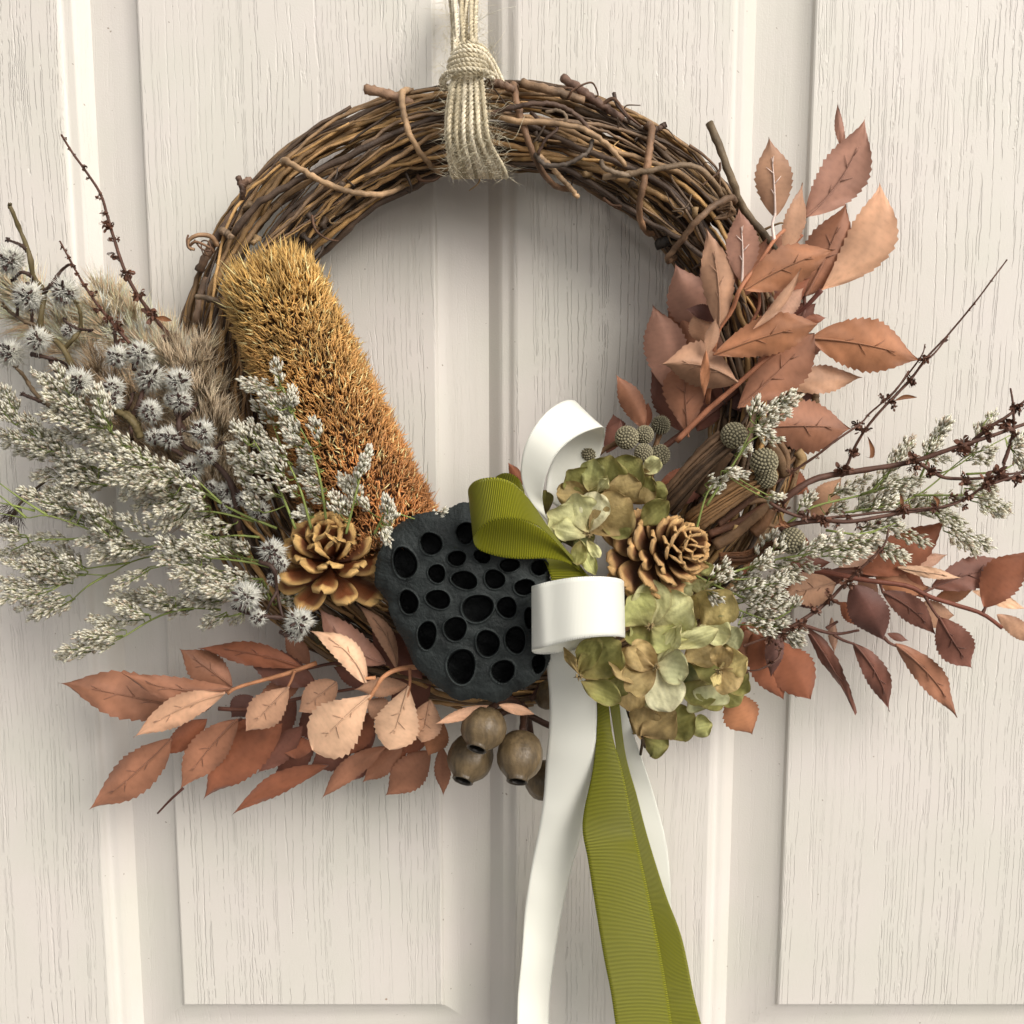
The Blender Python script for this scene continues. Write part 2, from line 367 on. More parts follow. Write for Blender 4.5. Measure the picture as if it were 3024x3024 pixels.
ring_tube('wrap_vine', 'A', [(1290, 1180, .05), (1200, 1125, .06), (1120, 1112, .055)], .0021, gy, 14)
ring_tube('loop_vine', 'C', [(-40, 430, .062), (150, 408, .068), (350, 372, .069), (480, 368, .066), (580, 440, .06), (640, 540, .05)], .0021, srgb(140, 112, 78))
ring_tube('loop_vine', 'B', [(850, 640, .06), (1000, 690, .069), (1200, 700, .071), (1400, 740, .07), (1540, 830, .068), (1640, 950, .063)], .002, tan)
ring_tube('loop_vine', 'B', [(1120, 880, .066), (1180, 940, .069), (1300, 935, .07), (1420, 870, .07), (1445, 800, .066)], .0016, srgb(86, 72, 58))
ring_tube('loop_vine', 'B', [(1130, 880, .066), (1210, 950, .066), (1290, 1040, .062), (1370, 1125, .058)], .0018, tan)
ring_tube('loop_vine', 'B', [(860, 660, .066), (1000, 610, .07), (1180, 590, .071), (1300, 620, .07), (1390, 690, .068), (1430, 760, .066)], .0017, dk)
ring_tube('loop_vine', 'B', [(1180, 640, .07), (1260, 630, .072), (1300, 670, .072), (1285, 710, .07)], .0011, gy, 20)
ring_tube('loop_vine', 'B', [(1100, 640, .068), (1160, 700, .07), (1250, 730, .07), (1180, 800, .07), (1140, 880, .068)], .0012, dk, 24)
ring_tube('loop_vine', 'B', [(1500, 920, .066), (1520, 960, .068), (1640, 1000, .068), (1720, 985, .066), (1932, 940, .066)], .0017, gy)
for (k, p, r, cc) in (('B', [(160, 508, .05), (240, 528, .052), (340, 560, .05), (420, 590, .045)], .0032, srgb(150, 112, 78)),
                  ('B', [(1278, 445, .045), (1380, 510, .05), (1470, 580, .05), (1620, 680, .045)], .0028, srgb(118, 86, 66)),
                  ('C', [(572, 122, .05), (640, 300, .052), (700, 450, .052), (762, 610, .048), (850, 720, .05), (960, 860, .05)], .0026, srgb(120, 98, 66)),
                  ('A', [(1135, 965, .045), (1180, 880, .048), (1250, 760, .045), (1330, 640, .04)], .003, srgb(112, 84, 60)),
                  ('A', [(1360, 435, .05), (1385, 500, .05), (1380, 560, .045)], .002, dk), ('A', [(1430, 445, .05), (1390, 470, .05), (1385, 520, .045)], .0022, srgb(140, 104, 78)),
                  ('B', [(1045, 480, .05), (1150, 500, .055), (1260, 530, .055), (1400, 575, .05)], .003, srgb(140, 108, 74)),
                  ('B', [(1870, 708, .05), (1810, 740, .052), (1800, 760, .05)], .0019, dk), ('B', [(1815, 1400, .04), (1880, 1370, .045), (1932, 1360, .04)], .0034, srgb(60, 52, 44)),
                  ('B', [(820, 490, .062), (870, 470, .064), (930, 480, .064), (1000, 510, .062)], .0026, srgb(120, 88, 62)),
                  ('A', [(1265, 735, .05), (1320, 770, .055)], .0026, srgb(150, 120, 86)), ('A', [(1130, 1270, .04), (1125, 1220, .045), (1170, 1000, .04)], .0026, srgb(120, 92, 66)),
                  ('C', [(1170, 1640, .03), (1175, 1800, .03)], .003, srgb(140, 108, 70)),
                  ('C', [(630, 1600, .04), (660, 1300, .04), (700, 1200, .04)], .0035, srgb(80, 60, 48)), ('C', [(690, 1800, .045), (720, 1560, .045), (760, 1400, .05)], .004, srgb(70, 54, 44))):
    ring_tube('twig', k, p, r, cc, 20, 0.12, 0.07)
# curled tendrils
def tendril(k, pts, r, cc, n=40, curl=0.0):
    q = path(k, pts, n); mb = MB()
    if curl:
        t = np.linspace(0, 1, n); a = t * 30
        q[:, 0] += curl * np.cos(a) * t; q[:, 2] += curl * np.sin(a) * t
    mb.tube(q, r * (1 - 0.5 * np.linspace(0, 1, n)), cc, 5); ring.part('tendril', mb, M_vine)
tendril('A', [(1240, 820, .05), (1200, 770, .055), (1130, 762, .06), (1080, 790, .06), (1075, 830, .06), (1110, 845, .06)], .0017, srgb(150, 118, 88))
tendril('A', [(1085, 820, .06), (1120, 800, .062), (1190, 830, .062), (1215, 860, .058), (1190, 880, .055), (1170, 850, .055), (1200, 830, .056), (1225, 855, .05)], .0009, srgb(120, 90, 66))
tendril('A', [(1074, 762, .06), (1065, 790, .062), (1070, 830, .062), (1090, 850, .06)], .0006, dk)
tendril('A', [(1110, 790, .06), (1150, 840, .063), (1200, 850, .063), (1190, 800, .06), (1150, 800, .058), (1160, 870, .056), (1210, 880, .052)], .0006, dk, 50)
tendril('B', [(1500, 600, .05), (1570, 565, .052), (1640, 650, .052), (1725, 720, .05)], .0013, dk)
tendril('B', [(1570, 530, .05), (1590, 600, .052), (1640, 660, .052), (1660, 700, .05)], .0012, srgb(70, 55, 46))
tendril('B', [(1310, 570, .055), (1330, 520, .058), (1400, 480, .058), (1450, 475, .056), (1480, 540, .054), (1460, 555, .052)], .0008, dk)
tendril('B', [(1280, 530, .052), (1290, 505, .054), (1340, 510, .054), (1350, 560, .052)], .0008, dk)
tendril('B', [(450, 1000, .045), (470, 1030, .048), (540, 1030, .05), (590, 1000, .045)], .0012, dk)
tendril('B', [(150, 1240, .03), (100, 1230, .033), (60, 1290, .035), (0, 1370, .03)], .0009, dk)
tendril('B', [(1510, 1130, .05), (1560, 1170, .052), (1610, 1175, .052), (1590, 1190, .05), (1540, 1150, .048)], .0009, dk)
tendril('C', [(455, 250, .05), (540, 310, .052), (620, 400, .052), (630, 520, .05)], .001, srgb(110, 86, 66))
tendril('C', [(630, 350, .055), (625, 400, .057), (560, 450, .06), (530, 480, .062)], .0008, dk)
for i in range(9):
    tendril('C', [(640 + random.uniform(-40, 40), 620, .066), (690, 590 + 20 * math.sin(i), .072), (715 - 5 * i, 640, .07), (600 + 9 * i, 670, .068), (700, 610, .064)], .0007, srgb(112, 86, 62), 30)
tendril('C', [(660, 1560, .05), (630, 1600, .055), (650, 1650, .055), (640, 1700, .055), (660, 1720, .055), (645, 1740, .05)], .0006, srgb(40, 35, 32), 40)
tendril('A', [(1780, 650, .06), (1800, 730, .062), (1860, 780, .06), (1932, 795, .055)], .0009, dk)
for i in range(42):
    th = random.uniform(R(20), R(200)); rho = random.uniform(0.85, 1.02); ph = random.uniform(0.2, 2.9)
    a = ringpt(th, rho, ph); L = random.uniform(.008, .024); d = unit(RNG.normal(size=3) * np.array([1, .35, 1])); e = unit(RNG.normal(size=3) * np.array([1, .3, 1]))
    pts = [a, a + d * L * .35 + np.array([0, -.002, 0]), a + d * L * .6 + e * L * .3 + np.array([0, -.003, 0]), a + e * L * .7 + d * L * .4]
    q = cat(pts, 18); mb = MB(); mb.tube(q, random.choice((.0004, .0006, .0009)) * np.linspace(1, .5, 18), random.choice(VB) * 0.8, 4); ring.part('tendril', mb, M_vine)
for i in range(26):    # snapped side shoots, small knots with forked ends
    th = random.uniform(R(15), R(190)); a = ringpt(th, random.uniform(.8, 1.0), random.uniform(.5, 2.6)); d = unit(RNG.normal(size=3) * np.array([1, .5, 1]) + np.array([0, -.5, 0]))
    q = np.array([a, a + d * .003, a + d * .006]); mb = MB(); mb.tube(q, [.0024, .0014, .0019], random.choice(VB) * .9, 6, .15); ring.part('knot', mb, M_vine)

# ------------------------------------------------------------------ jute twine hanger
rope = Thing('twine_hanger', 'pale jute twine knotted round the top of the vine ring', 'twine', P(1385, 300, .07))
JB = [srgb(228, 216, 188), srgb(210, 197, 168), srgb(236, 225, 200), srgb(196, 183, 154)]
def strand(pts, n=None, r=0.00125):
    q = cat(np.array(pts), 60) if n is None else cat(np.array(pts), n)
    q = np.array([P(*a) for a in q]); L = np.concatenate([[0], np.cumsum(np.linalg.norm(np.diff(q, axis=0), axis=1))])
    m = max(24, int(L[-1] / .0008)); s = np.linspace(0, L[-1], m); q = np.stack([np.interp(s, L, q[:, i]) for i in range(3)], 1)
    tg = np.gradient(q, axis=0); tg /= np.linalg.norm(tg, axis=1)[:, None]
    U = np.cross(tg, [0, 1, 0.01]); U /= np.linalg.norm(U, axis=1)[:, None]; Wv = np.cross(tg, U)
    mb = MB(); a0 = random.uniform(0, 6); cb = random.choice(JB)
    for k in range(2):
        a = a0 + s / .0052 * 2 * math.pi + k * math.pi
        p = q + (U * np.cos(a)[:, None] + Wv * np.sin(a)[:, None]) * r * .52
        mb.tube(p, r * .62, cb * random.uniform(.85, 1.1), 6, .10)
    rope.part('strand', mb, M_jute)
def b3(x, y, d): X_, Y_ = c('B', x, y); return (X_, Y_, d)
for i in range(11):
    f = i / 10; xt = 622 + 172 * f + random.uniform(-6, 6); xb = 652 + 135 * f; xx = 640 + 150 * (1 - f) if i in (3, 7) else xb
    strand([b3(xt, -90, .012 + .004 * (i % 2)), b3((xt + xx) / 2 + random.uniform(-10, 10), 110, .03 + .006 * (i % 3)), b3(xx, 300, .048 + .004 * (i % 2))])
for i in range(17):
    f = i / 16; j = random.uniform(-4, 4); lay = .003 * (i % 3 == 1)
    strand([b3(668 + 140 * f, 410, .064), b3(640 + 180 * f + j, 500, .071 + lay), b3(618 + 215 * f + j, 640, .076 + lay), b3(618 + 240 * f ** 1.1, 800, .075 + lay),
            b3(640 + 300 * f ** 1.15, 960, .062), b3(655 + 300 * f ** 1.15, 1010, .045), b3(660 + 300 * f ** 1.15, 990, .02)])
for (pp) in ([(648, 312, .05), (690, 275, .066), (760, 262, .070), (830, 290, .067), (890, 370, .060), (938, 475, .052)],
             [(640, 340, .05), (680, 300, .068), (760, 285, .074), (830, 315, .07), (880, 390, .062), (915, 470, .055)],
             [(632, 352, .05), (660, 330, .068), (740, 312, .076), (820, 330, .072), (860, 375, .055)],
             [(625, 385, .05), (655, 358, .07), (740, 340, .078), (820, 355, .074), (855, 395, .055)],
             [(625, 410, .05), (655, 385, .07), (740, 366, .079), (820, 380, .075), (850, 420, .055)],
             [(598, 500, .05), (583, 462, .06), (610, 420, .068), (680, 398, .078), (760, 392, .080), (835, 408, .074), (845, 440, .06)],
             [(605, 500, .05), (600, 470, .063), (640, 436, .072), (700, 418, .078), (780, 412, .078), (830, 430, .07)],
             [(660, 300, .045), (720, 250, .062), (800, 255, .064), (850, 300, .06), (905, 400, .054), (925, 470, .05)],
             [(820, 420, .07), (870, 440, .07), (880, 460, .06), (830, 475, .05)], [(810, 395, .075), (860, 415, .072), (890, 430, .062)],
             [(590, 490, .045), (600, 510, .045), (650, 500, .05)]):
    strand([b3(*q) for q in pp])
mb = MB(); n = 1500      # loose fibres
B_ = []; D_ = []; bn = []
for i in range(n):
    y = random.uniform(-40, 1010); f = min(max((y - 430) / 560, 0), 1)
    xa, xb = (620, 800) if y < 260 else ((600, 870) if y < 450 else (618 + 20 * f, 815 + 130 * f ** 1.2))
    x = random.choice((random.uniform(xa, xb), random.choice((xa, xb)) + random.uniform(-12, 12)))
    d = (.02 + .0001 * y if y < 260 else .074) ; B_.append(P(*c('B', x, y), min(d + .005, .082)))
    D_.append(unit(RNG.normal(size=3) * np.array([1, .6, .9]) + [0, -.2, 0])); bn.append(RNG.normal(size=3) * .0035)
mb.spikes(np.array(B_), np.array(D_), RNG.uniform(.003, .011, n), .00009, srgb(200, 188, 158), srgb(214, 204, 178), np.array(bn))
for i in range(14):
    x, y = random.uniform(600, 900), random.uniform(560, 900); L = random.uniform(60, 190); s = random.choice((-1, 1))
    q = path('B', [(x, y, .079), (x + s * L * .4, y + random.uniform(-40, 40), .085), (x + s * L * .7, y + random.uniform(-60, 60), .084), (x + s * L, y + random.uniform(-120, 40), .078)], 16)
    mb.tube(q, .00014, srgb(196, 186, 158), 3)
mb.tube(path('B', [(800, 118, .04), (860, 80, .045), (940, 50, .045), (1010, 38, .04)], 14), .00014, srgb(206, 200, 184), 3)
rope.part('loose_fibres', mb, M_jute, stuff=True)

# ------------------------------------------------------------------ leaves
PAL = dict(rose=srgb(176, 122, 104), tan=srgb(188, 136, 108), brown=srgb(160, 102, 76), orange=srgb(172, 108, 72), dark=srgb(122, 72, 58), salmon=srgb(216, 158, 126), pale=srgb(222, 170, 138),
           deep=srgb(98, 58, 50), rust=srgb(150, 84, 56), pink=srgb(202, 150, 128), plum=srgb(110, 72, 66))
for k_ in PAL:
    l_ = float(np.dot(PAL[k_], (.3, .59, .11))); PAL[k_] = (l_ + (PAL[k_] - l_) * .90) * np.array([.97, 1.04, .96])
TIPD = srgb(112, 70, 56)
def leaf(th, k, b, t, w, pal, d=(.07, .08), bend=0.0, curl=0.03, fold=0.12, roll=0.0, rib=1, wide=0.5, blunt=0.0, ribpale=False, name='leaf', serr=1.0, twist=0.0):
    Bx, By = c(k, *b); Tx, Ty = c(k, *t)
    B = P(Bx, By, d[0]); T = P(Tx, Ty, d[1]); a = T - B; L = np.linalg.norm(a); a = a / L
    nv = unit(CAM - (B + T) / 2); s = unit(np.cross(nv, a)); nn = np.cross(a, s)
    s_, n_ = s * math.cos(roll) + nn * math.sin(roll), nn * math.cos(roll) - s * math.sin(roll)
    W = w * cs(k) * mpp((d[0] + d[1]) / 2) / max(math.cos(roll), .35) / 2
    twist += random.uniform(-.55, .55); roll += random.uniform(-.25, .25); fold *= random.uniform(.5, 3.2); curl += random.uniform(-.02, .07)
    n = 67; m = 5; tt = np.linspace(0, 1, n); p = math.log(.5) / math.log(wide)
    W *= (1.17 if th is up_spray else (.94 if pal in ('brown', 'rust', 'dark') else 1.0)); sh = np.sin(math.pi * tt ** p) ** (0.80 - .25 * blunt + .75 * tt * tt * (1 - blunt)); sh = sh * (1 - 0.12 * tt) if blunt < .5 else sh
    sh = np.maximum(sh, 0.035 * (1 - tt)); 
    teeth = random.randint(12, 16); ph = random.random()
    saw = ((tt * teeth + ph) % 1.0); saw = np.where(tt > .22, saw ** 1.2 - .4, 0) * serr
    wa, wb = random.uniform(0, 6), random.uniform(0, 6); wamp = random.uniform(.012, .03)
    us = np.concatenate([-np.linspace(1, 0, m + 1)[:-1], np.linspace(0, 1, m + 1)])
    V = np.zeros((n, len(us), 3)); C = np.zeros((n, len(us), 3)); base = PAL[pal] * random.uniform(.92, 1.06)
    cen = []
    for i, q in enumerate(tt):
        ang = twist * (q - .35); s2 = s_ * math.cos(ang) + n_ * math.sin(ang); n2 = n_ * math.cos(ang) - s_ * math.sin(ang)
        ctr = B + a * L * q + s2 * bend * L * 4 * q * (1 - q) + n_ * (-curl * L * (q * q) + curl * L * q) * 2.2
        cen.append(ctr + n2 * .0004)
        for j, u in enumerate(us):
            hw = W * sh[i] * (1 + (.13 * saw[i] if abs(u) > .99 else 0))
            z = -fold * hw * (abs(u) ** 1.4) + wamp * L * math.sin(q * 9 + (wa if u < 0 else wb)) * abs(u) ** 2
            V[i, j] = ctr + s2 * u * hw + n2 * (z + .006 * L * math.sin(q * 26 + u * 7 + wa) * abs(u))
            e = max(0, abs(u) - .55) / .45; tipf = max(0, q - .72) / .28
            C[i, j] = base * (1.06 - .30 * e) * (1 - .22 * tipf) + TIPD * (.22 * e + .26 * tipf) * .6
            C[i, j] = C[i, j] * (1 - .10 * max(0, math.cos((q * 14 - abs(u) * 4.5) * math.pi)) ** 6 * (abs(u) < .9)) * (1 + .10 * math.sin(q * 5 + wb) * math.sin(u * 3 + wa))
            if abs(u) < .15: C[i, j] = C[i, j] * .93
    mb = MB(); mb.grid(V, C)
    lf = th.part(name, mb, M_leaf)
    if rib:
        cen = np.array(cen); e = int(n * .76); q0 = cen[0:e]
        cr = np.array([.9, .82, .78]) if ribpale else None
        rc = (srgb(226, 205, 192) if ribpale else base * .92)
        mb = MB(); mb.tube(q0, np.linspace(.0008, .0002, e), rc, 5)
        for kk in range(4):
            i0 = int(n * (.28 + .13 * kk)); sd = (1, -1)[kk % 2]; i1 = i0 + 6
            j1 = m + sd * (2 if kk % 3 else 1)
            A_ = cen[i0]; E_ = V[min(i1, n - 1), j1] + n_ * .0004
            mb.tube(np.array([A_, (A_ + E_) / 2 + n_ * .0002, E_]), [.0004, .00028, .0001], rc, 4)
        th.part('midrib', mb, M_leaf, parent=lf)
    return lf
def stems(th, k, L, mt=None, name='stem', n=24):
    for pts, r, cc in L:
        mb = MB(); q = path(k, pts, n); mb.tube(q, np.linspace(r, r * .65, n), cc, 7, .03); th.part(name, mb, mt or M_stem)

sB = srgb(150, 98, 72); sD = srgb(96, 62, 50)
up_spray = Thing('leaf_spray', 'tall spray of serrated copper fabric leaves over the right side of the ring', 'leaf spray', P(*c('C', 500, 1880), .06), 'copper leaf sprays')
S = up_spray
stems(S, 'C', [([(380, 1940, .07), (560, 1760, .072), (700, 1640, .075), (880, 1480, .08), (1000, 1400, .08)], .0018, sB),
    ([(260, 2010, .05), (430, 1880, .052), (620, 1740, .05), (740, 1640, .05)], .002, sD),
    ([(560, 1720, .06), (585, 1500, .072), (620, 1310, .078), (700, 1190, .082), (750, 1060, .088), (860, 910, .082), (940, 790, .08), (1000, 730, .078)], .0015, srgb(168, 112, 82)),
    ([(940, 790, .08), (930, 700, .08), (945, 640, .08)], .001, srgb(226, 205, 192)), ([(1210, 1075, .07), (1120, 1170, .066), (1030, 1240, .06), (960, 1330, .055)], .0014, srgb(104, 62, 52)),
    ([(700, 1440, .07), (760, 1340, .075), (850, 1180, .078), (850, 1060, .076)], .0012, sB), ([(520, 1780, .03), (640, 1760, .035), (700, 1740, .04)], .0012, sD),
    ([(1110, 1110, .045), (1110, 1200, .05), (1050, 1290, .05)], .0011, sD), ([(1100, 760, .06), (1000, 880, .06), (970, 960, .06)], .001, sB)])
LS = [  # back to front
 ((640,1240),(820,700),130,'brown',(.05,.055),dict(rib=0)), ((880,1250),(1150,1000),120,'rust',(.055,.058),dict(rib=0)), ((520,1700),(330,1400),130,'brown',(.045,.05),dict(rib=0)), ((1000,1480),(1260,1330),110,'rose',(.05,.05),dict(rib=0)), ((640,1100),(520,900),110,'rose',(.05,.055),dict(rib=0)),
 ((760,1560),(1160,1420),230,'dark',(.045,.045),dict(rib=0)), ((720,1300),(1000,960),200,'brown',(.045,.045),dict(rib=0)), ((640,1740),(730,1400),190,'dark',(.045,.045),dict(rib=0)), ((560,1500),(400,1230),170,'brown',(.048,.048),dict(rib=0)), ((980,1300),(1180,1150),150,'dark',(.04,.04),dict(rib=0)), ((700,1750),(1000,1560),210,'plum',(.05,.05),dict(rib=0)), ((860,900),(1010,760),110,'brown',(.05,.05),dict(rib=0)),
 ((1350,300),(1303,0),44,'rose',(.05,.05),dict(bend=.05,rib=0)), ((1115,1110),(1352,575),240,'brown',(.05,.05),dict(bend=-.03)),
 ((1120,660),(1458,88),235,'rose',(.06,.065),dict(bend=-.10,curl=.02,rib=1)), ((1210,1075),(1540,458),235,'salmon',(.055,.05),dict(bend=-.16,curl=.08,wide=.55,rib=0)),
 ((945,660),(910,200),180,'tan',(.075,.08),dict(bend=-.02,ribpale=True)), ((1000,870),(1103,465),110,'tan',(.07,.07),dict(bend=-.02,rib=0,roll=.6)),
 ((700,1130),(900,780),190,'brown',(.055,.06),dict(rib=0)), ((740,1340),(1110,1050),250,'dark',(.05,.05),dict(rib=1,blunt=.4)), ((680,1300),(740,850),180,'dark',(.045,.045),dict(rib=0)),
 ((600,1340),(373,918),235,'rose',(.05,.055),dict(bend=.05,rib=0)), ((330,1640),(243,1152),215,'rose',(.05,.055),dict(bend=-.06,rib=0)),
 ((620,1260),(428,1186),75,'deep',(.07,.07),dict(rib=0,bend=-.12)), ((560,1380),(490,1203),120,'tan',(.065,.07),dict(rib=0,blunt=.6)),
 ((410,1880),(232,1530),170,'dark',(.045,.045),dict(rib=0,bend=-.05)), ((500,1880),(640,1600),150,'dark',(.04,.04),dict(rib=0)),
 ((930,1240),(1110,1060),110,'pink',(.06,.06),dict(rib=0)), ((800,1790),(1200,1640),150,'plum',(.045,.045),dict(rib=0)),
 ((980,1620),(1440,1575),145,'tan',(.055,.05),dict(rib=0,bend=.03)), ((1100,1250),(1238,1232),50,'rust',(.05,.05),dict(rib=0)),
 ((690,1420),(1000,1230),150,'dark',(.05,.05),dict(rib=0)), ((600,1560),(560,1260),160,'brown',(.05,.05),dict(rib=0)),
 ((450,1915),(415,1450),225,'brown',(.06,.062),dict(wide=.62,rib=1)), ((1150,1350),(1778,1480),265,'orange',(.062,.06),dict(bend=.04,curl=.04)),
 ((730,1750),(1170,1320),235,'brown',(.072,.075),dict(bend=-.02,wide=.6,blunt=.5,rib=1)), ((730,1600),(285,1500),225,'tan',(.078,.08),dict(bend=-.10,curl=.12,rib=1,fold=.3)),
 ((625,1290),(550,713),160,'tan',(.08,.085),dict(bend=-.05,ribpale=False)), ((755,1030),(737,603),160,'rose',(.085,.09),dict(bend=-.03,ribpale=True,curl=.05)),
 ((765,1075),(1292,843),205,'orange',(.088,.085),dict(bend=.04,curl=.04)), ((820,1300),(1092,950),55,'tan',(.09,.09),dict(rib=0,bend=-.06)),
 ((590,1447),(1190,1270),190,'orange',(.085,.088),dict(bend=.03,wide=.58,blunt=.5,curl=.08)), ((550,1420),(540,1695),48,'orange',(.09,.085),dict(rib=0)),
 ((560,1440),(610,1230),70,'tan',(.085,.085),dict(rib=0)), ((470,1340),(330,1180),120,'brown',(.045,.045),dict(rib=0)),
 ((200,1870),(33,1553),120,'brown',(.05,.055),dict(bend=-.03,rib=0)), ((190,1880),(222,1712),70,'rust',(.045,.045),dict(rib=0)),
 ((60,1960),(20,1780),110,'dark',(.04,.04),dict(rib=0))]
for b, t, w, pal, d, kw in LS: leaf(S, 'C', b, t, w, pal, d, **kw)
leaf(S, 'G', (480, 308), (948, 322), 270, 'brown', (.06, .058), bend=.02)
leaf(S, 'G', (420, 250), (760, 60), 190, 'plum', (.045, .045), rib=0)

low_spray = Thing('leaf_spray', 'spray of dark copper fabric leaves reaching the right edge below the brown stems', 'leaf spray', P(*c('J', 700, 600), .06), 'copper leaf sprays')
S = low_spray
stems(S, 'J', [([(620, 330, .06), (820, 358, .066), (1050, 402, .07), (1200, 420, .07), (1300, 440, .07), (1400, 492, .07), (1550, 540, .07), (1700, 590, .07), (1808, 668, .07)], .0018, srgb(112, 64, 48)),
    ([(1380, 490, .07), (1420, 560, .07), (1455, 612, .07)], .0012, sD), ([(690, 650, .06), (870, 700, .062), (1012, 682, .06)], .0012, sD), ([(870, 705, .062), (920, 735, .062), (985, 758, .062)], .0011, sD),
    ([(1150, 720, .055), (1180, 750, .056), (1220, 770, .056)], .0012, sD), ([(830, 672, .06), (895, 632, .06)], .0012, sD), ([(1130, 415, .07), (1145, 475, .07)], .001, sD), ([(1370, 470, .07), (1430, 445, .07)], .001, sD), ([(1700, 590, .07), (1720, 550, .07)], .0012, sD),
    ([(500, 690, .05), (600, 660, .055), (700, 650, .06)], .0012, sD)])
LJ = [((1120,500),(1000,388),110,'pink',(.045,.045),dict(rib=0)), ((1640,460),(1950,565),75,'pale',(.045,.04),dict(rib=0)), ((1430,515),(1655,450),95,'orange',(.045,.045),dict(rib=0)),
 ((1290,590),(1545,600),170,'tan',(.045,.04),dict(rib=0,blunt=.4)), ((1290,330),(1507,260),80,'pink',(.05,.05),dict(rib=0)), ((1000,360),(1500,62),250,'rust',(.06,.06),dict(bend=-.06,rib=0)),
 ((900,330),(1180,260),110,'pink',(.058,.06),dict(rib=0,bend=.1)), ((820,360),(1260,340),90,'dark',(.055,.055),dict(rib=0)), ((1090,350),(1420,440),150,'orange',(.058,.055),dict(bend=-.10,rib=0)), ((1380,500),(1180,350),130,'rust',(.056,.056),dict(bend=-.08,rib=0)),
 ((1225,330),(1595,392),68,'pale',(.065,.065),dict(rib=1)), ((1418,440),(1892,312),205,'dark',(.06,.055),dict(bend=.03,rib=1)), ((1710,555),(1965,235),240,'rust',(.068,.07),dict(bend=.06,rib=0)),
 ((1780,595),(1990,770),110,'tan',(.06,.06),dict(rib=0,bend=.05)), ((1143,465),(1445,712),165,'dark',(.065,.06),dict(bend=.06,rib=1)), ((1170,700),(1288,740),52,'dark',(.055,.055),dict(rib=0)),
 ((1455,600),(1645,895),230,'dark',(.065,.062),dict(rib=1,wide=.55,bend=-.02)), ((1060,640),(895,520),140,'rust',(.055,.055),dict(rib=0)), ((985,430),(1150,735),215,'deep',(.075,.075),dict(blunt=.5,rib=0)),
 ((860,610),(876,812),55,'pink',(.05,.045),dict(rib=0)), ((695,640),(995,1150),95,'dark',(.058,.05),dict(bend=.04,roll=.5,rib=1)), ((978,750),(1182,1136),150,'dark',(.06,.055),dict(bend=.07,rib=1)), ((1215,760),(1560,1170),170,'brown',(.056,.05),dict(bend=.06,rib=1)),
 ((520,720),(740,1065),285,'rust',(.058,.055),dict(wide=.62,blunt=.4,rib=0,bend=.03)), ((420,700),(592,1068),230,'rust',(.055,.05),dict(rib=0,blunt=.3)), ((500,760),(665,1060),120,'dark',(.04,.04),dict(rib=0)), ((560,640),(520,950),110,'plum',(.062,.062),dict(rib=0)),
 ((880,420),(590,485),215,'tan',(.06,.062),dict(rib=1,wide=.45)), ((650,530),(850,520),75,'deep',(.05,.05),dict(rib=0)), ((300,1000),(416,1262),230,'orange',(.045,.04),dict(rib=0,wide=.6,bend=-.02)), ((300,860),(540,640),170,'brown',(.05,.05),dict(rib=0)),
 ((600,340),(860,300),120,'dark',(.05,.05),dict(rib=0)), ((700,400),(960,380),130,'dark',(.045,.045),dict(rib=0)), ((420,520),(720,470),160,'rust',(.045,.045),dict(rib=0)), ((360,640),(480,820),170,'rust',(.045,.045),dict(rib=0))]
for b, t, w, pal, d, kw in LJ: leaf(S, 'J', b, t, w, pal, d, **kw)
for b, t, w, pal in (((720,830),(892,598),165,'salmon'), ((500,560),(715,692),170,'rust'), ((560,900),(730,990),80,'rust')): leaf(S, 'G', b, t, w, pal, (.035, .035), rib=0)
in_spray = Thing('leaf_spray', 'short brown fabric leaf spray tucked between the two hydrangea heads and the round seed balls', 'leaf spray', P(*c('F', 1500, 900), .05), 'copper leaf sprays')
S = in_spray
stems(S, 'F', [([(1300, 1000, .05), (1500, 820, .05), (1660, 560, .05)], .002, sD)])
for b, t, w, pal in (((950,460),(1035,262),120,'dark'), ((1300,760),(1560,520),190,'dark'), ((1250,640),(1480,560),120,'rust'), ((1500,1000),(1700,800),180,'rust'), ((1400,900),(1650,1000),200,'deep'), ((1500,720),(1800,600),180,'deep'), ((1330,860),(1500,1120),190,'deep'), ((1600,1150),(1820,1000),170,'rust'),
    ((470,640),(386,512),70,'rust'), ((900,900),(1020,700),200,'deep'), ((1550,1000),(1720,930),110,'brown')): leaf(S, 'F', b, t, w, pal, (.045, .045), rib=0)

left_spray = Thing('leaf_spray', 'copper and salmon fabric leaf spray fanning left below the white statice and lotus pod', 'leaf spray', P(*c('I', 1650, 300), .06), 'copper leaf sprays')
S = left_spray
stems(S, 'I', [([(1700, 250, .09), (1600, 262, .095), (1535, 295, .1), (1500, 345, .1), (1470, 395, .1)], .0016, srgb(196, 138, 98)), ([(1240, 235, .07), (1165, 262, .075), (1080, 290, .08), (900, 340, .085), (850, 370, .086)], .0015, srgb(176, 122, 86)),
    ([(1600, 240, .055), (1340, 235, .055), (1200, 260, .055)], .0014, sD), ([(810, 435, .055), (960, 436, .055), (1200, 382, .056), (1420, 345, .06)], .0014, sD), ([(1145, 268, .08), (1130, 310, .08), (1112, 345, .08)], .001, srgb(170, 118, 84)),
    ([(1500, 300, .1), (1450, 303, .1)], .0012, srgb(196, 140, 100)), ([(1650, 260, .095), (1650, 330, .095), (1630, 420, .095)], .001, srgb(170, 116, 84)), ([(655, 785, .06), (600, 835, .06), (543, 895, .058)], .0009, srgb(80, 48, 40)), ([(910, 480, .055), (890, 490, .055)], .001, sD),
    ([(1290, 690, .05), (1400, 600, .05), (1500, 520, .05)], .001, sD)])
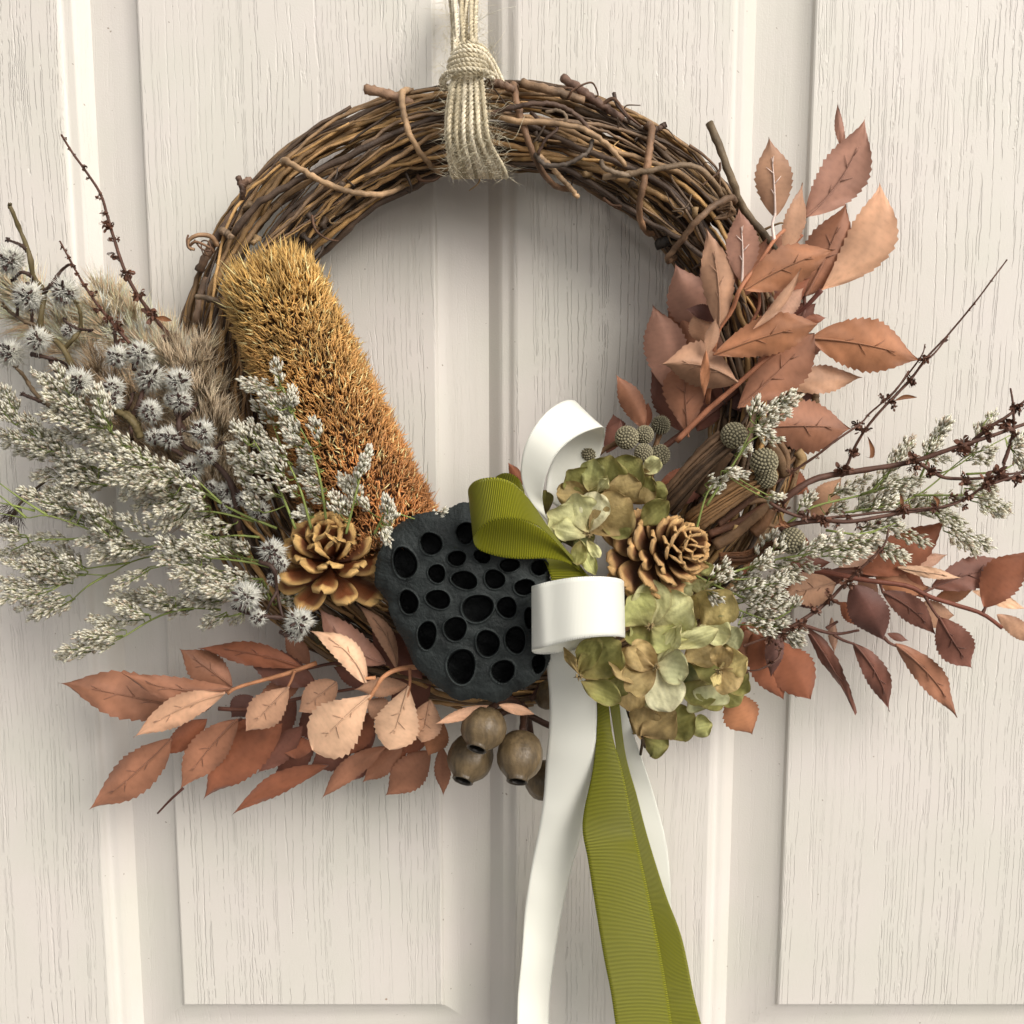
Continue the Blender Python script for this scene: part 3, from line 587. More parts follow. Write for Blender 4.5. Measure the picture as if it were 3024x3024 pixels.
LI = [((1180,300),(960,430),120,'brown',(.05,.05),dict(rib=0)), ((760,480),(560,640),120,'rust',(.048,.048),dict(rib=0)), ((1240,560),(1040,800),120,'dark',(.045,.045),dict(rib=0)), ((1420,500),(1230,420),110,'rust',(.06,.06),dict(rib=0)), ((1620,600),(1440,760),110,'brown',(.047,.047),dict(rib=0)), ((1500,330),(1310,250),110,'dark',(.05,.05),dict(rib=0)), ((980,500),(820,560),110,'rust',(.05,.05),dict(rib=0)), ((1000,600),(880,720),130,'rust',(.045,.045),dict(rib=0)), ((1460,640),(1380,760),110,'dark',(.042,.042),dict(rib=0)), ((1640,600),(1500,680),120,'rust',(.045,.045),dict(rib=0)), ((1150,400),(1000,600),140,'dark',(.045,.045),dict(rib=0)), ((780,360),(700,470),90,'dark',(.04,.04),dict(rib=0)), ((1300,560),(1180,420),200,'dark',(.04,.04),dict(rib=0)), ((1500,520),(1330,600),200,'dark',(.045,.045),dict(rib=0)), ((1740,560),(1560,560),170,'rust',(.045,.045),dict(rib=0)), ((1740,300),(1560,430),200,'dark',(.05,.05),dict(rib=0)),
 ((1210,240),(1098,108),100,'brown',(.05,.05),dict(rib=0)), ((960,380),(865,475),120,'plum',(.045,.045),dict(rib=0)), ((1240,330),(905,175),165,'dark',(.055,.055),dict(rib=0)), ((1175,252),(720,170),120,'rust',(.065,.065),dict(rib=1,bend=-.04)),
 ((870,335),(638,172),170,'brown',(.06,.065),dict(rib=1)), ((675,440),(108,322),235,'brown',(.06,.07),dict(rib=1,bend=-.01,curl=.03)), ((885,345),(370,270),120,'brown',(.078,.08),dict(rib=1,bend=.08,ribpale=False)),
 ((605,570),(243,878),205,'brown',(.055,.055),dict(rib=1,bend=.02)), ((895,480),(642,787),190,'brown',(.062,.06),dict(rib=1,bend=-.03)), ((1090,500),(743,835),225,'rust',(.058,.055),dict(rib=0,bend=-.04)), ((900,640),(800,720),80,'tan',(.05,.05),dict(rib=0)),
 ((1180,510),(980,720),130,'dark',(.055,.055),dict(rib=0)), ((1290,685),(870,902),110,'rust',(.06,.055),dict(rib=0,bend=-.06)), ((1230,600),(1083,625),110,'rust',(.055,.055),dict(rib=0,bend=-.05)), ((1400,600),(1210,690),150,'dark',(.05,.05),dict(rib=0)),
 ((1550,600),(1262,832),110,'brown',(.058,.06),dict(rib=0,bend=-.06,curl=.08)), ((1740,620),(1542,817),175,'brown',(.05,.05),dict(rib=0,bend=.02)), ((1790,600),(1797,820),85,'brown',(.055,.055),dict(rib=0)), ((1800,500),(1730,645),120,'orange',(.07,.07),dict(rib=0)),
 ((840,365),(440,562),140,'salmon',(.088,.09),dict(rib=1,bend=-.05)), ((1120,340),(930,535),170,'tan',(.082,.085),dict(rib=1,wide=.58,blunt=.3)), ((1330,318),(1160,450),150,'tan',(.075,.078),dict(rib=1,blunt=.4)), ((1640,330),(1405,352),95,'salmon',(.075,.075),dict(rib=0)),
 ((1330,640),(1500,440),170,'rust',(.055,.055),dict(rib=0)), ((1580,470),(1450,400),110,'tan',(.07,.07),dict(rib=0)),
 ((1478,375),(1225,618),250,'pale',(.1,.1),dict(rib=1,wide=.66,blunt=.9,curl=.05,bend=-.02)), ((1740,395),(1700,582),150,'salmon',(.088,.088),dict(rib=1,wide=.6,blunt=.7)), ((1645,335),(1560,617),205,'pale',(.095,.1),dict(rib=1,wide=.66,blunt=.8)),
 ((1457,322),(1205,92),115,'pale',(.1,.1),dict(rib=1,bend=-.13,wide=.45,blunt=.3,curl=.05))]
for b, t, w, pal, d, kw in LI: leaf(S, 'I', b, t, w, pal, d, **kw)
leaf(S, 'E', (1560, 1220), (1180, 820), 260, 'dark', (.07, .07), rib=0)
leaf(S, 'E', (1300, 1110), (830, 715), 250, 'rose', (.08, .085), bend=.10, curl=.1, fold=.3, blunt=.3)
leaf(S, 'E', (1380, 1150), (1090, 680), 130, 'tan', (.082, .086), bend=-.1, rib=1, curl=.1)
leaf(S, 'H', (460, 345), (152, 452), 70, 'salmon', (.1, .105), rib=0); leaf(S, 'H', (515, 342), (714, 395), 60, 'salmon', (.1, .1), rib=0, serr=.3, blunt=.5)
leaf(S, 'H', (700, 300), (760, 260), 60, 'brown', (.06, .06), rib=0)

# ------------------------------------------------------------------ banksia flower spike
bk = Thing('banksia_flower', 'thick golden brown bristly banksia spike leaning over the left of the ring', 'dried flower', P(1110, 1560, .075))
top = P(800, 832, .075); bot = P(1112, 1565, .070); ax = top - bot; AL = np.linalg.norm(ax); ax = ax / AL
nv = unit(CAM - (top + bot) / 2); sx_ = unit(np.cross(ax, nv)); ny_ = np.cross(sx_, ax)
def brad(t):     # t 0 bottom .. 1 top
    base = .0415 - .0125 * t
    return base * (max(0, 1 - (max(0, t - .9) / .13) ** 3.5) ** .5 if t > .9 else 1)
mb = MB(); V = []
for i in range(30):
    t = i / 29 * 1.03; r = max(brad(min(t, 1.03)) * .74, .0005)
    V.append([bot + ax * AL * t + (sx_ * math.cos(a) + ny_ * math.sin(a)) * r for a in np.linspace(0, 2 * math.pi, 28, endpoint=False)])
mb.grid(np.array(V), srgb(70, 42, 20), closed=True); bk.part('spike_core', mb, M_bark)
n = 13000; B_, D_, L_, C1, C2, BN = [], [], [], [], [], []
g0, g1 = srgb(196, 158, 92), srgb(190, 130, 78)
for i in range(n):
    t = random.uniform(-.05, 1.02); a = random.uniform(-.35, math.pi + .35) if random.random() < .86 else random.uniform(0, 6.283)
    rd = sx_ * math.cos(a) + ny_ * math.sin(a); r = brad(max(0, t))
    tp = max(0, (t - .86) / .16); dr = unit(rd * (1 - .75 * tp) + ax * (.22 + 1.1 * tp) + RNG.normal(size=3) * .30)
    B_.append(bot + ax * AL * t + rd * r * .70); L = random.uniform(.0080, .0122) * (.8 + .35 * tp); D_.append(dr); L_.append(L)
    BN.append(ax * L * random.uniform(.0, .6) + RNG.normal(size=3) * L * .20)
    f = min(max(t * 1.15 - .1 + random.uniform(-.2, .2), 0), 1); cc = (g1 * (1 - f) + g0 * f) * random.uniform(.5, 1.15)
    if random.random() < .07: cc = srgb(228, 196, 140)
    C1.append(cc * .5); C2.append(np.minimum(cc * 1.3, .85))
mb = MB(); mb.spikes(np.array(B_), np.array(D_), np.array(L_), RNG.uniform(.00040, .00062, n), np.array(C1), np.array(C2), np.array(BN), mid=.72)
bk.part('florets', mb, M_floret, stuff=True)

# ------------------------------------------------------------------ lotus pod
W_ = lambda L: [c('W', *p) for p in L]
LO = W_([(722, 1018), (745, 995), (778, 976), (805, 963), (838, 964), (862, 952), (886, 949), (925, 958), (975, 985), (1015, 1030), (1040, 1090), (1048, 1160), (1040, 1225), (1020, 1280), (990, 1300), (965, 1308), (938, 1326), (905, 1318), (872, 1323), (832, 1300), (792, 1266), (768, 1222), (748, 1182), (730, 1135), (708, 1105), (712, 1055)])
LO = np.array(LO); ctr = np.array(c('W', 882, 1140))
ang = np.arctan2(LO[:, 1] - ctr[1], LO[:, 0] - ctr[0]); rr = np.hypot(LO[:, 0] - ctr[0], LO[:, 1] - ctr[1]); o = np.argsort(ang); ang, rr = ang[o], rr[o]
def lrad(a): return np.interp((a + math.pi) % (2 * math.pi) - math.pi, np.concatenate([[ang[-1] - 2 * math.pi], ang, [ang[0] + 2 * math.pi]]), np.concatenate([[rr[-1]], rr, [rr[0]]]))
HO = [(*c('E', x, y), a / 2.415, b / 2.415) for x, y, a, b in ((1437,392,86,112), (1625,255,76,83), (1665,468,64,64), (1465,672,66,88), (1675,652,90,66), (1595,907,70,98), (1797,862,86,82), (1840,1130,106,120), (1870,180,70,76))]
HO += [(*c('F', x, y), a / 1.932, b / 1.932) for x, y, a, b in ((95,1060,55,42), (240,1048,50,40), (395,1100,56,40), (138,1185,75,52), (310,1180,58,56), (480,1225,60,46), (565,1112,50,46), (212,1345,88,80), (380,1340,58,60), (512,1400,32,64), (270,1545,64,80), (430,1525,60,76), (357,1705,70,64), (560,1530,34,60), (250,890,60,60), (560,1660,40,55))]
HO = np.array(HO); HT = RNG.uniform(-.4, .4, len(HO))
pod = Thing('lotus_pod', 'large blue-black lotus seed pod full of empty round holes', 'seed pod', P(ctr[0], ctr[1], .07))
nr, na = 150, 440; AA = np.linspace(0, 2 * math.pi, na, endpoint=False); RR = np.linspace(0, 1, nr) ** .8
rad = lrad(AA) * (1 + .006 * np.sin(AA * 23) + .010 * np.sin(AA * 11 + 1) + .004 * RNG.normal(size=na))
PX = ctr[0] + RR[:, None] * rad[None] * np.cos(AA)[None]; PY = ctr[1] + RR[:, None] * rad[None] * np.sin(AA)[None]
Hh = .116 + .004 * (1 - RR[:, None] ** 2) - .004 * RR[:, None] ** 12 + 0 * PX
Hh += .0006 * np.sin(PX / 23 + 2 * np.sin(PY / 40)) * np.sin(PY / 19) + .0014 * (RR[:, None] > .85) * np.sin(AA * 9)[None] * (RR[:, None] - .85) / .15
hole = np.zeros_like(PX); rim = np.zeros_like(PX)
for (hx, hy, a, b), tw in zip(HO, HT):
    dx, dy = PX - hx, PY - hy; u = (dx * math.cos(tw * .3) + dy * math.sin(tw * .3)) / a; v = (-dx * math.sin(tw * .3) + dy * math.cos(tw * .3)) / b
    aa = np.arctan2(v, u); q = np.hypot(u, v) * (1 + .05 * np.sin(2 * aa + tw * 9) + .035 * np.sin(3 * aa + tw * 5))
    hole = np.maximum(hole, np.clip((.99 - q) / .12, 0, 1)); rim = np.maximum(rim, np.exp(-((q - 1.05) / .06) ** 2))
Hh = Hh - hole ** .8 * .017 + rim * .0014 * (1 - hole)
V = np.zeros((nr, na, 3)); C = np.zeros((nr, na, 3)); c0 = srgb(37, 41, 40)
for i in range(nr):
    for j in range(na):
        V[i, j] = P(PX[i, j], PY[i, j], Hh[i, j])
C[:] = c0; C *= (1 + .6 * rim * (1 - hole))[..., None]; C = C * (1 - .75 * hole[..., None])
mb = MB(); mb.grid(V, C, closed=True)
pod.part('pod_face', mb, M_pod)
Vs = [V[-1]]
for t in np.linspace(.08, 1, 9):
    rr_ = rad * (1 - .78 * t ** 1.3); Vs.append([P(ctr[0] + rr_[j] * math.cos(AA[j]), ctr[1] + rr_[j] * math.sin(AA[j]), Hh[-1, j] - .066 * t - .0005 * math.sin(AA[j] * 31)) for j in range(na)])
mb = MB(); mb.grid(np.array(Vs), c0 * .8, closed=True); pod.part('pod_cup', mb, M_pod)

# ------------------------------------------------------------------ pine cones
def scale_mesh(seed, wid, tipc, basec):
    rs = np.random.default_rng(seed); mb = MB(); n, m = 11, 7; tt = np.linspace(0, 1, n); top = np.zeros((n, m, 3)); bt = np.zeros((n, m, 3)); C = np.zeros((n, m, 3)); jag = rs.normal(size=m); stri = 1 + .14 * rs.normal(size=m)
    for i, t in enumerate(tt):
        w = wid * (.28 + .72 * math.sin(min(t, .72) / .72 * math.pi / 2) ** 1.3) * (1 if t < .72 else math.sqrt(max(0.0, 1 - ((t - .72) / .285) ** 2.4)))
        th = .04 + .045 * math.exp(-((t - .88) / .12) ** 2) if t < .97 else .03
        for j, u in enumerate(np.linspace(-1, 1, m)):
            z = .10 * t * t - .055 * (u * u) * (.4 + t) + .004 * rs.normal() * (t > .3) + .035 * math.exp(-(u / .25) ** 2) * (t > .5)
            x = t - .05 * u * u * t + (.022 * jag[j] if t > .8 else 0)
            top[i, j] = (x, u * w, z + th / 2); bt[i, j] = (x, u * w * .96, z - th / 2)
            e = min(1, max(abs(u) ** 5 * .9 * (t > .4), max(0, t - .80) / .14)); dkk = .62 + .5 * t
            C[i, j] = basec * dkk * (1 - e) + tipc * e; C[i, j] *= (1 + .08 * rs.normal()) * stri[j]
    mb.grid(top, C); mb.grid(bt[:, ::-1], C[:, ::-1] * .9)
    k = n * m
    per = [i * m for i in range(n)] + [(n - 1) * m + j for j in range(1, m)] + [i * m + m - 1 for i in range(n - 2, -1, -1)] + [j for j in range(m - 2, 0, -1)]
    def bidx(i): r, cc = divmod(i, m); return k + r * m + (m - 1 - cc)
    for a, b in zip(per, per[1:] + per[:1]): mb.f.append((a, b, bidx(b), bidx(a)))
    me = mb.mesh('scale'); me.materials.append(M_pine); return me
def pinecone(label, px, py, d, axis, length, a0, a1, N, L0, L1, tipc, basec, wid, seed, dpow=1.1):
    base = P(px, py, d); th = Thing('pine_cone', label, 'pine cone', base, 'pine cones'); axv = Vector(axis).normalized()
    ms = [scale_mesh(seed + i, wid * (1 + .12 * (i - 1)), tipc, basec) for i in range(4)]
    u = axv.orthogonal().normalized(); w = axv.cross(u); rnd = random.Random(seed)
    mb = MB(); q = np.array([base + np.array(axv) * length * t for t in (-.15, 0, .5, .95)]); mb.tube(q, [.005, .006, .0048, .002], basec * .35, 10); th.part('cone_core', mb, M_pine)
    for i in range(N):
        t = (i + .5) / N; az = i * R(137.5) + rnd.uniform(-.12, .12); al = R(a0 + (a1 - a0) * t ** dpow + rnd.uniform(-6, 6))
        rd = u * math.cos(az) + w * math.sin(az); dr = (axv * math.cos(al) + rd * math.sin(al)).normalized(); nr_ = (axv * math.sin(al) - rd * math.cos(al)).normalized(); sd = nr_.cross(dr)
        L = (L0 + (L1 - L0) * t ** 1.2) * rnd.uniform(.93, 1.07)
        p0 = Vector(base) + axv * (length * t ** .9) + rd * .004 * (1 - .7 * t)
        M = Matrix(((dr.x, sd.x, nr_.x, p0.x), (dr.y, sd.y, nr_.y, p0.y), (dr.z, sd.z, nr_.z, p0.z), (0, 0, 0, 1))) @ Matrix.Diagonal((L, L, L, 1))
        th.inst('scale', rnd.choice(ms), M)
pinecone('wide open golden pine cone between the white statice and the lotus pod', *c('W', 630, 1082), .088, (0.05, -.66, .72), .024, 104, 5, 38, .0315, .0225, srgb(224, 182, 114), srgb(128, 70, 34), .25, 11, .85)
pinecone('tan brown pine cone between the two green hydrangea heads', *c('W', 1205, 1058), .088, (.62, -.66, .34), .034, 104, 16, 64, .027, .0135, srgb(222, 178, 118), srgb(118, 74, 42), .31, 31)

# ------------------------------------------------------------------ gumnuts
gn = Thing('gumnut_cluster', 'cluster of brown urn shaped gumnuts hanging under the lotus pod', 'seed pods', P(*c('H', 640, 380), .06))
def gumnut(x, y, r, l, ox, oy, d, lab=None):
    ctr_ = P(*c('H', x, y), d); s = cs('H') * mpp(d); o2 = np.array([ox - x, -(oy - y)]) * s; ln = np.linalg.norm(o2); Lm = l * s; Rm = r * s
    o2 = o2 / ln * Lm * .76; axv = unit(np.array([o2[0], -Lm * .66, o2[1]]))
    u = unit(np.cross(axv, [0.1, 1, .2])); w = np.cross(axv, u)
    prof = [(-1.02, .10), (-.99, .28), (-.88, .58), (-.65, .84), (-.35, .97), (0, 1.0), (.3, .95), (.55, .80), (.72, .62), (.82, .50), (.90, .46), (.97, .47), (1.0, .44), (.985, .38), (.93, .34), (.75, .36), (.5, .5), (.2, .6), (.0, .3), (-.02, .01)]
    V = []; C = []; cb = srgb(98, 82, 58)
    for i, (t, rr_) in enumerate(prof):
        V.append([ctr_ + axv * t * Lm + (u * math.cos(a) + w * math.sin(a)) * rr_ * Rm * (1 + .018 * math.sin(a * 9 + x) + .01 * math.sin(a * 17)) for a in np.linspace(0, 2 * math.pi, 40, endpoint=False)])
        k = [1.0] * 9 + [.8, .6, .55, .5, .2, .12] + [.06] * 5; C.append([cb * k[i] * (1 + .14 * math.sin(a * 13 + 3 * math.sin(a * 3)) + .08 * random.uniform(-1, 1)) for a in range(40)])
    mb = MB(); mb.grid(np.array(V), np.array(C), closed=True); gn.part('gumnut', mb, M_nut, label=lab)
    return ctr_ - axv * Lm
dcs = []
dcs.append(gumnut(355, 645, 132, 138, 300, 778, .078)); dcs.append(gumnut(428, 478, 130, 128, 400, 548, .1)); dcs.append(gumnut(632, 632, 132, 150, 612, 775, .09))
dcs.append(gumnut(770, 770, 110, 120, 860, 860, .055)); dcs.append(gumnut(800, 280, 80, 110, 860, 180, .06))
hub = P(*c('H', 670, 380), .055)
for q in dcs[:4]:
    mb = MB(); mb.tube(cat([q, (q + hub) / 2 + np.array([0, .004, .006]), hub], 14), .0021, srgb(70, 46, 34), 7, .05); gn.part('stalk', mb, M_stem)
for pts in ([(560, 370, .06), (600, 360, .06), (700, 410, .06), (800, 460, .055)], [(640, 330, .06), (665, 390, .06), (655, 470, .07), (650, 500, .075)], [(690, 310, .06), (720, 290, .06), (745, 240, .06)]):
    mb = MB(); mb.tube(path('H', pts, 14), .002, srgb(66, 44, 34), 7, .05); gn.part('stalk', mb, M_stem)

# ------------------------------------------------------------------ ribbons
def ribbon(th, name, k, secs, mt, n=70, m=14, cup=0.0, rev=False):
    A_ = cat([(*c(k, *s[0]), s[2]) for s in secs], n); B_ = cat([(*c(k, *s[1]), s[3] if len(s) > 3 else s[2]) for s in secs], n)
    # even parameter along both rails: resample by section index
    q = np.array([[*c(k, *s[0]), s[2], *c(k, *s[1]), s[3] if len(s) > 3 else s[2]] for s in secs], float)
    qq = np.vstack([2 * q[0] - q[1], q, 2 * q[-1] - q[-2]]); out = []
    for s in np.linspace(0, len(q) - 1 - 1e-6, n):
        i = int(s); t = s - i; a, b, cc, d = qq[i:i + 4]
        out.append(.5 * ((2 * b) + (-a + cc) * t + (2 * a - 5 * b + 4 * cc - d) * t * t + (-a + 3 * b - 3 * cc + d) * t ** 3))
    V = np.zeros((n, m, 3)); uvs = []; L = 0; prev = None
    for i, r in enumerate(out):
        a = P(*r[:3]); b = P(*r[3:]); mid = (a + b) / 2
        if prev is not None: L += np.linalg.norm(mid - prev)
        prev = mid
        for j in range(m):
            f = j / (m - 1); V[i, j] = a * (1 - f) + b * f + np.array([0, -cup * 4 * f * (1 - f), 0]); uvs.append((f, L))
    mb = MB(); mb.grid(V, np.ones(3)); mb.uv = uvs
    o = th.part(name, mb, mt); sd = o.modifiers.new('thickness', 'SOLIDIFY'); sd.thickness = .00022; sd.offset = 0
    return o
wr = Thing('satin_ribbon', 'white satin ribbon with two loops and two long tails in the bow', 'ribbon', P(*c('F', 800, 1180), .11))
ribbon(wr, 'ribbon_tail', 'H', [((1130, 200), (1190, 200), .085), ((1185, 370), (1225, 380), .08), ((1210, 620), (1312, 640), .06), ((1250, 830), (1375, 830), .045), ((1300, 1080), (1442, 1080), .038), ((1360, 1290), (1468, 1290), .034), ((1420, 1440), (1475, 1450), .03), ((1440, 1700), (1500, 1650), .028), ((1450, 2000), (1530, 1950), .028), ((1470, 2290), (1560, 2290), .028)], M_satin, 80)
ribbon(wr, 'ribbon_tail', 'H', [((775, 20), (960, 20), .108), ((775, 70), (950, 110), .108), ((785, 170), (1015, 230), .104), ((797, 300), (1056, 320), .098), ((795, 470), (1058, 460), .09), ((778, 650), (1048, 620), .082), ((765, 850), (1018, 830), .072, .066), ((737, 1040), (980, 1050), .062, .05), ((705, 1200), (925, 1240), .054, .04), ((680, 1350), (888, 1400), .05, .034), ((660, 1500), (858, 1550), .046, .03), ((642, 1750), (820, 1800), .044, .024), ((622, 1960), (802, 1970), .042, .02), ((618, 2130), (796, 2140), .042, .02), ((612, 2290), (792, 2300), .042, .02)], M_satin, 110, cup=.002)
ribbon(wr, 'ribbon_loop', 'F', [((730, 1040), (640, 990), .1), ((610, 850), (614, 862), .108), ((520, 740), (590, 770), .118, .112), ((464, 610), (584, 690), .128, .12), ((468, 480), (608, 580), .136, .128), ((510, 360), (655, 480), .140, .132), ((575, 262), (722, 405), .138, .130), ((645, 196), (815, 345), .130, .124), ((722, 158), (920, 312), .116, .112), ((775, 168), (938, 335), .100, .098), ((770, 240), (935, 385), .088, .086), ((700, 380), (900, 500), .078), ((620, 560), (800, 640), .076), ((600, 720), (720, 800), .08)], M_satin, 120)
ribbon(wr, 'ribbon_loop', 'F', [((1000, 1300), (1000, 1530), .120), ((800, 1330), (800, 1575), .122), ((640, 1290), (650, 1604), .124), ((545, 1240), (550, 1605), .126), ((522, 1222), (524, 1585), .132), ((560, 1208), (580, 1572), .142), ((640, 1188), (650, 1553), .146), ((760, 1169), (770, 1524), .151), ((900, 1163), (900, 1508), .150), ((1005, 1172), (1005, 1506), .142), ((1045, 1190), (1052, 1512), .128), ((1035, 1210), (1040, 1500), .11), ((960, 1220), (960, 1480), .1)], M_satin, 120)
gr = Thing('grosgrain_ribbon', 'olive green ribbed ribbon with a round loop and long tails in the bow', 'ribbon', P(*c('F', 760, 1120), .1))
ribbon(gr, 'ribbon_tail', 'H', [((1100, 150), (1170, 150), .09), ((1135, 360), (1192, 380), .082), ((1170, 600), (1222, 620), .07), ((1190, 830), (1285, 850), .064), ((1220, 1050), (1345, 1080), .058), ((1270, 1380), (1442, 1390), .05), ((1330, 1700), (1535, 1640), .044), ((1400, 1960), (1600, 1950), .04), ((1430, 2120), (1640, 2110), .04), ((1465, 2290), (1690, 2290), .04)], M_green, 120)
ribbon(gr, 'ribbon_tail', 'H', [((1050, 150), (1110, 150), .096), ((1062, 340), (1130, 360), .092), ((1058, 520), (1150, 520), .087), ((1035, 720), (1205, 720), .08), ((990, 930), (1250, 940), .074), ((982, 1050), (1278, 1070), .072, .068), ((1010, 1200), (1305, 1190), .07, .066), ((1050, 1450), (1355, 1420), .067, .062), ((1095, 1720), (1415, 1720), .064, .058), ((1140, 1950), (1455, 1950), .062, .056), ((1165, 2120), (1480, 2120), .062, .056), ((1195, 2290), (1510, 2290), .062, .056)], M_green, 150, cup=.001)
ribbon(gr, 'ribbon_loop', 'F', [((560, 1030), (740, 1040), .102), ((600, 1090), (790, 1100), .112), ((625, 1150), (830, 1150), .116), ((640, 1220), (850, 1210), .115)], M_green, 30)
ribbon(gr, 'ribbon_loop', 'F', [((300, 640), (305, 700), .1), ((318, 596), (330, 690), .102), ((360, 574), (390, 690), .105), ((410, 580), (430, 690), .106), ((452, 612), (460, 700), .104), ((478, 670), (490, 740), .1)], M_green, 30)
ribbon(gr, 'ribbon_loop', 'F', [((845, 1158), (852, 1168), .112), ((790, 1100), (810, 1140), .116), ((690, 975), (715, 1030), .126), ((610, 872), (632, 940), .134), ((545, 775), (575, 888), .141), ((480, 692), (510, 855), .147), ((410, 628), (440, 840), .151), ((330, 600), (360, 838), .153), ((250, 603), (285, 855), .152), ((195, 622), (225, 895), .148), ((165, 655), (193, 935), .142), ((160, 690), (192, 968), .134), ((180, 740), (215, 1005), .130), ((240, 780), (270, 1032), .128), ((340, 800), (360, 1055), .128), ((460, 830), (470, 1064), .128), ((590, 900), (610, 1062), .126), ((710, 1000), (730, 1088), .122), ((820, 1130), (835, 1162), .114)], M_green, 200)

# ------------------------------------------------------------------ hydrangea heads
HG = dict(lite=srgb(196, 198, 140), green=srgb(168, 172, 108), olive=srgb(130, 130, 72), brown=srgb(146, 130, 82), yell=srgb(196, 182, 118), white=srgb(206, 206, 162), dark=srgb(92, 98, 56), tan=srgb(172, 152, 100), mint=srgb(176, 180, 132))
def petal(th, k, b, t, w, pal, d=(.1, .11), cup=.12, roll=0.0, seed=0):
    B = P(*c(k, *b), d[0]); T = P(*c(k, *t), d[1]); a = T - B; L = np.linalg.norm(a); a /= L; nv = unit(CAM - (B + T) / 2); s = unit(np.cross(nv, a)); nn = np.cross(a, s)
    W = 1.2 * w * cs(k) * mpp(d[0]) / 2; n, m = 18, 15; V = np.zeros((n, m, 3)); C = np.zeros((n, m, 3)); cb = HG[pal] * np.array([1.28, 1.22, 1.32]) * random.uniform(.9, 1.06); p1, p2, p3 = [random.uniform(0, 6.28) for _ in range(3)]
    cc0 = srgb(132, 104, 70)
    s2, n2 = s * math.cos(roll) + nn * math.sin(roll), nn * math.cos(roll) - s * math.sin(roll)
    for i in range(n):
        q = i / (n - 1)
        hw = W * (math.sin(min(q / .62, 1) * math.pi / 2) ** .8 if q < .62 else math.sqrt(max(0, 1 - ((q - .62) / .40) ** 2.2)))
        for j in range(m):
            u = -1 + 2 * j / (m - 1); e = abs(u)
            hwj = hw * (1 + .05 * math.sin(q * 9 + p1 + (2 if u > 0 else 0)))
            z = cup * L * (-(1.2 * q * (1 - q)) * 1 + .55 * e * e * q) + (.10 * L) * math.sin(5 * q + 2.6 * u + p2) * (.3 + e) + .03 * L * math.sin(13 * q - 5 * u + p3) * (.2 + e * q)
            z += -.012 * L * math.exp(-(u / .08) ** 2) * (q < .85)
            V[i, j] = B + a * L * (q - .05 * e * e * (1 if q > .5 else 0)) + s2 * u * hwj + n2 * z
            vein = .5 + .5 * math.cos(u * 22 / (.4 + q)) * 1
            f = max(0, 1 - q * 2.0); g = max(0, (max(e, q) - .86) / .14)
            C[i, j] = (cb * (1 - .55 * f) + cc0 * .55 * f) * (1 - .17 * vein * (q < .9)) * (1 - .4 * g) + cc0 * .4 * g
    mb = MB(); mb.grid(V, C); o = th.part('petal', mb, M_petal); return o
h1 = Thing('hydrangea', 'olive green dried hydrangea head right of the upper white ribbon loop', 'dried flower', P(*c('F', 950, 850), .07), 'dried hydrangea heads')
PL1 = [((600,800),(605,670),70,'olive'), ((740,960),(640,860),110,'dark'), ((760,1000),(720,900),90,'dark'), ((1000,720),(1190,560),240,'brown'), ((1180,700),(1300,690),120,'olive'), ((1150,700),(1190,590),110,'olive'), ((1160,570),(1255,495),85,'lite'),
 ((900,760),(985,478),210,'olive'), ((940,690),(1150,500),190,'olive'), ((850,680),(725,562),160,'olive'), ((850,690),(660,690),120,'brown'), ((850,670),(885,495),120,'green'), ((930,700),(1150,640),150,'brown'), ((900,680),(960,610),60,'lite'),
 ((860,1000),(800,880),90,'olive'), ((880,930),(760,1010),100,'dark'), ((1130,880),(1300,730),120,'olive'), ((1450,1140),(1560,1100),70,'green'), ((930,890),(1100,880),120,'olive'),
 ((858,905),(1095,735),235,'brown'), ((850,900),(900,680),150,'white'), ((845,900),(770,690),170,'lite'), ((840,915),(618,792),185,'lite'), ((838,925),(640,875),110,'lite'), ((790,950),(885,1155),75,'green'), ((840,960),(910,1058),55,'lite'), ((800,960),(780,1100),80,'olive')]
for i, (b, t, w, pal) in enumerate(PL1): petal(h1, 'F', b, t, w, pal, (.088 + .0011 * i, .094 + .0011 * i))
h2 = Thing('hydrangea', 'pale green dried hydrangea head below the pine cone beside the white ribbon', 'dried flower', P(*c('F', 1250, 1600), .07), 'dried hydrangea heads')
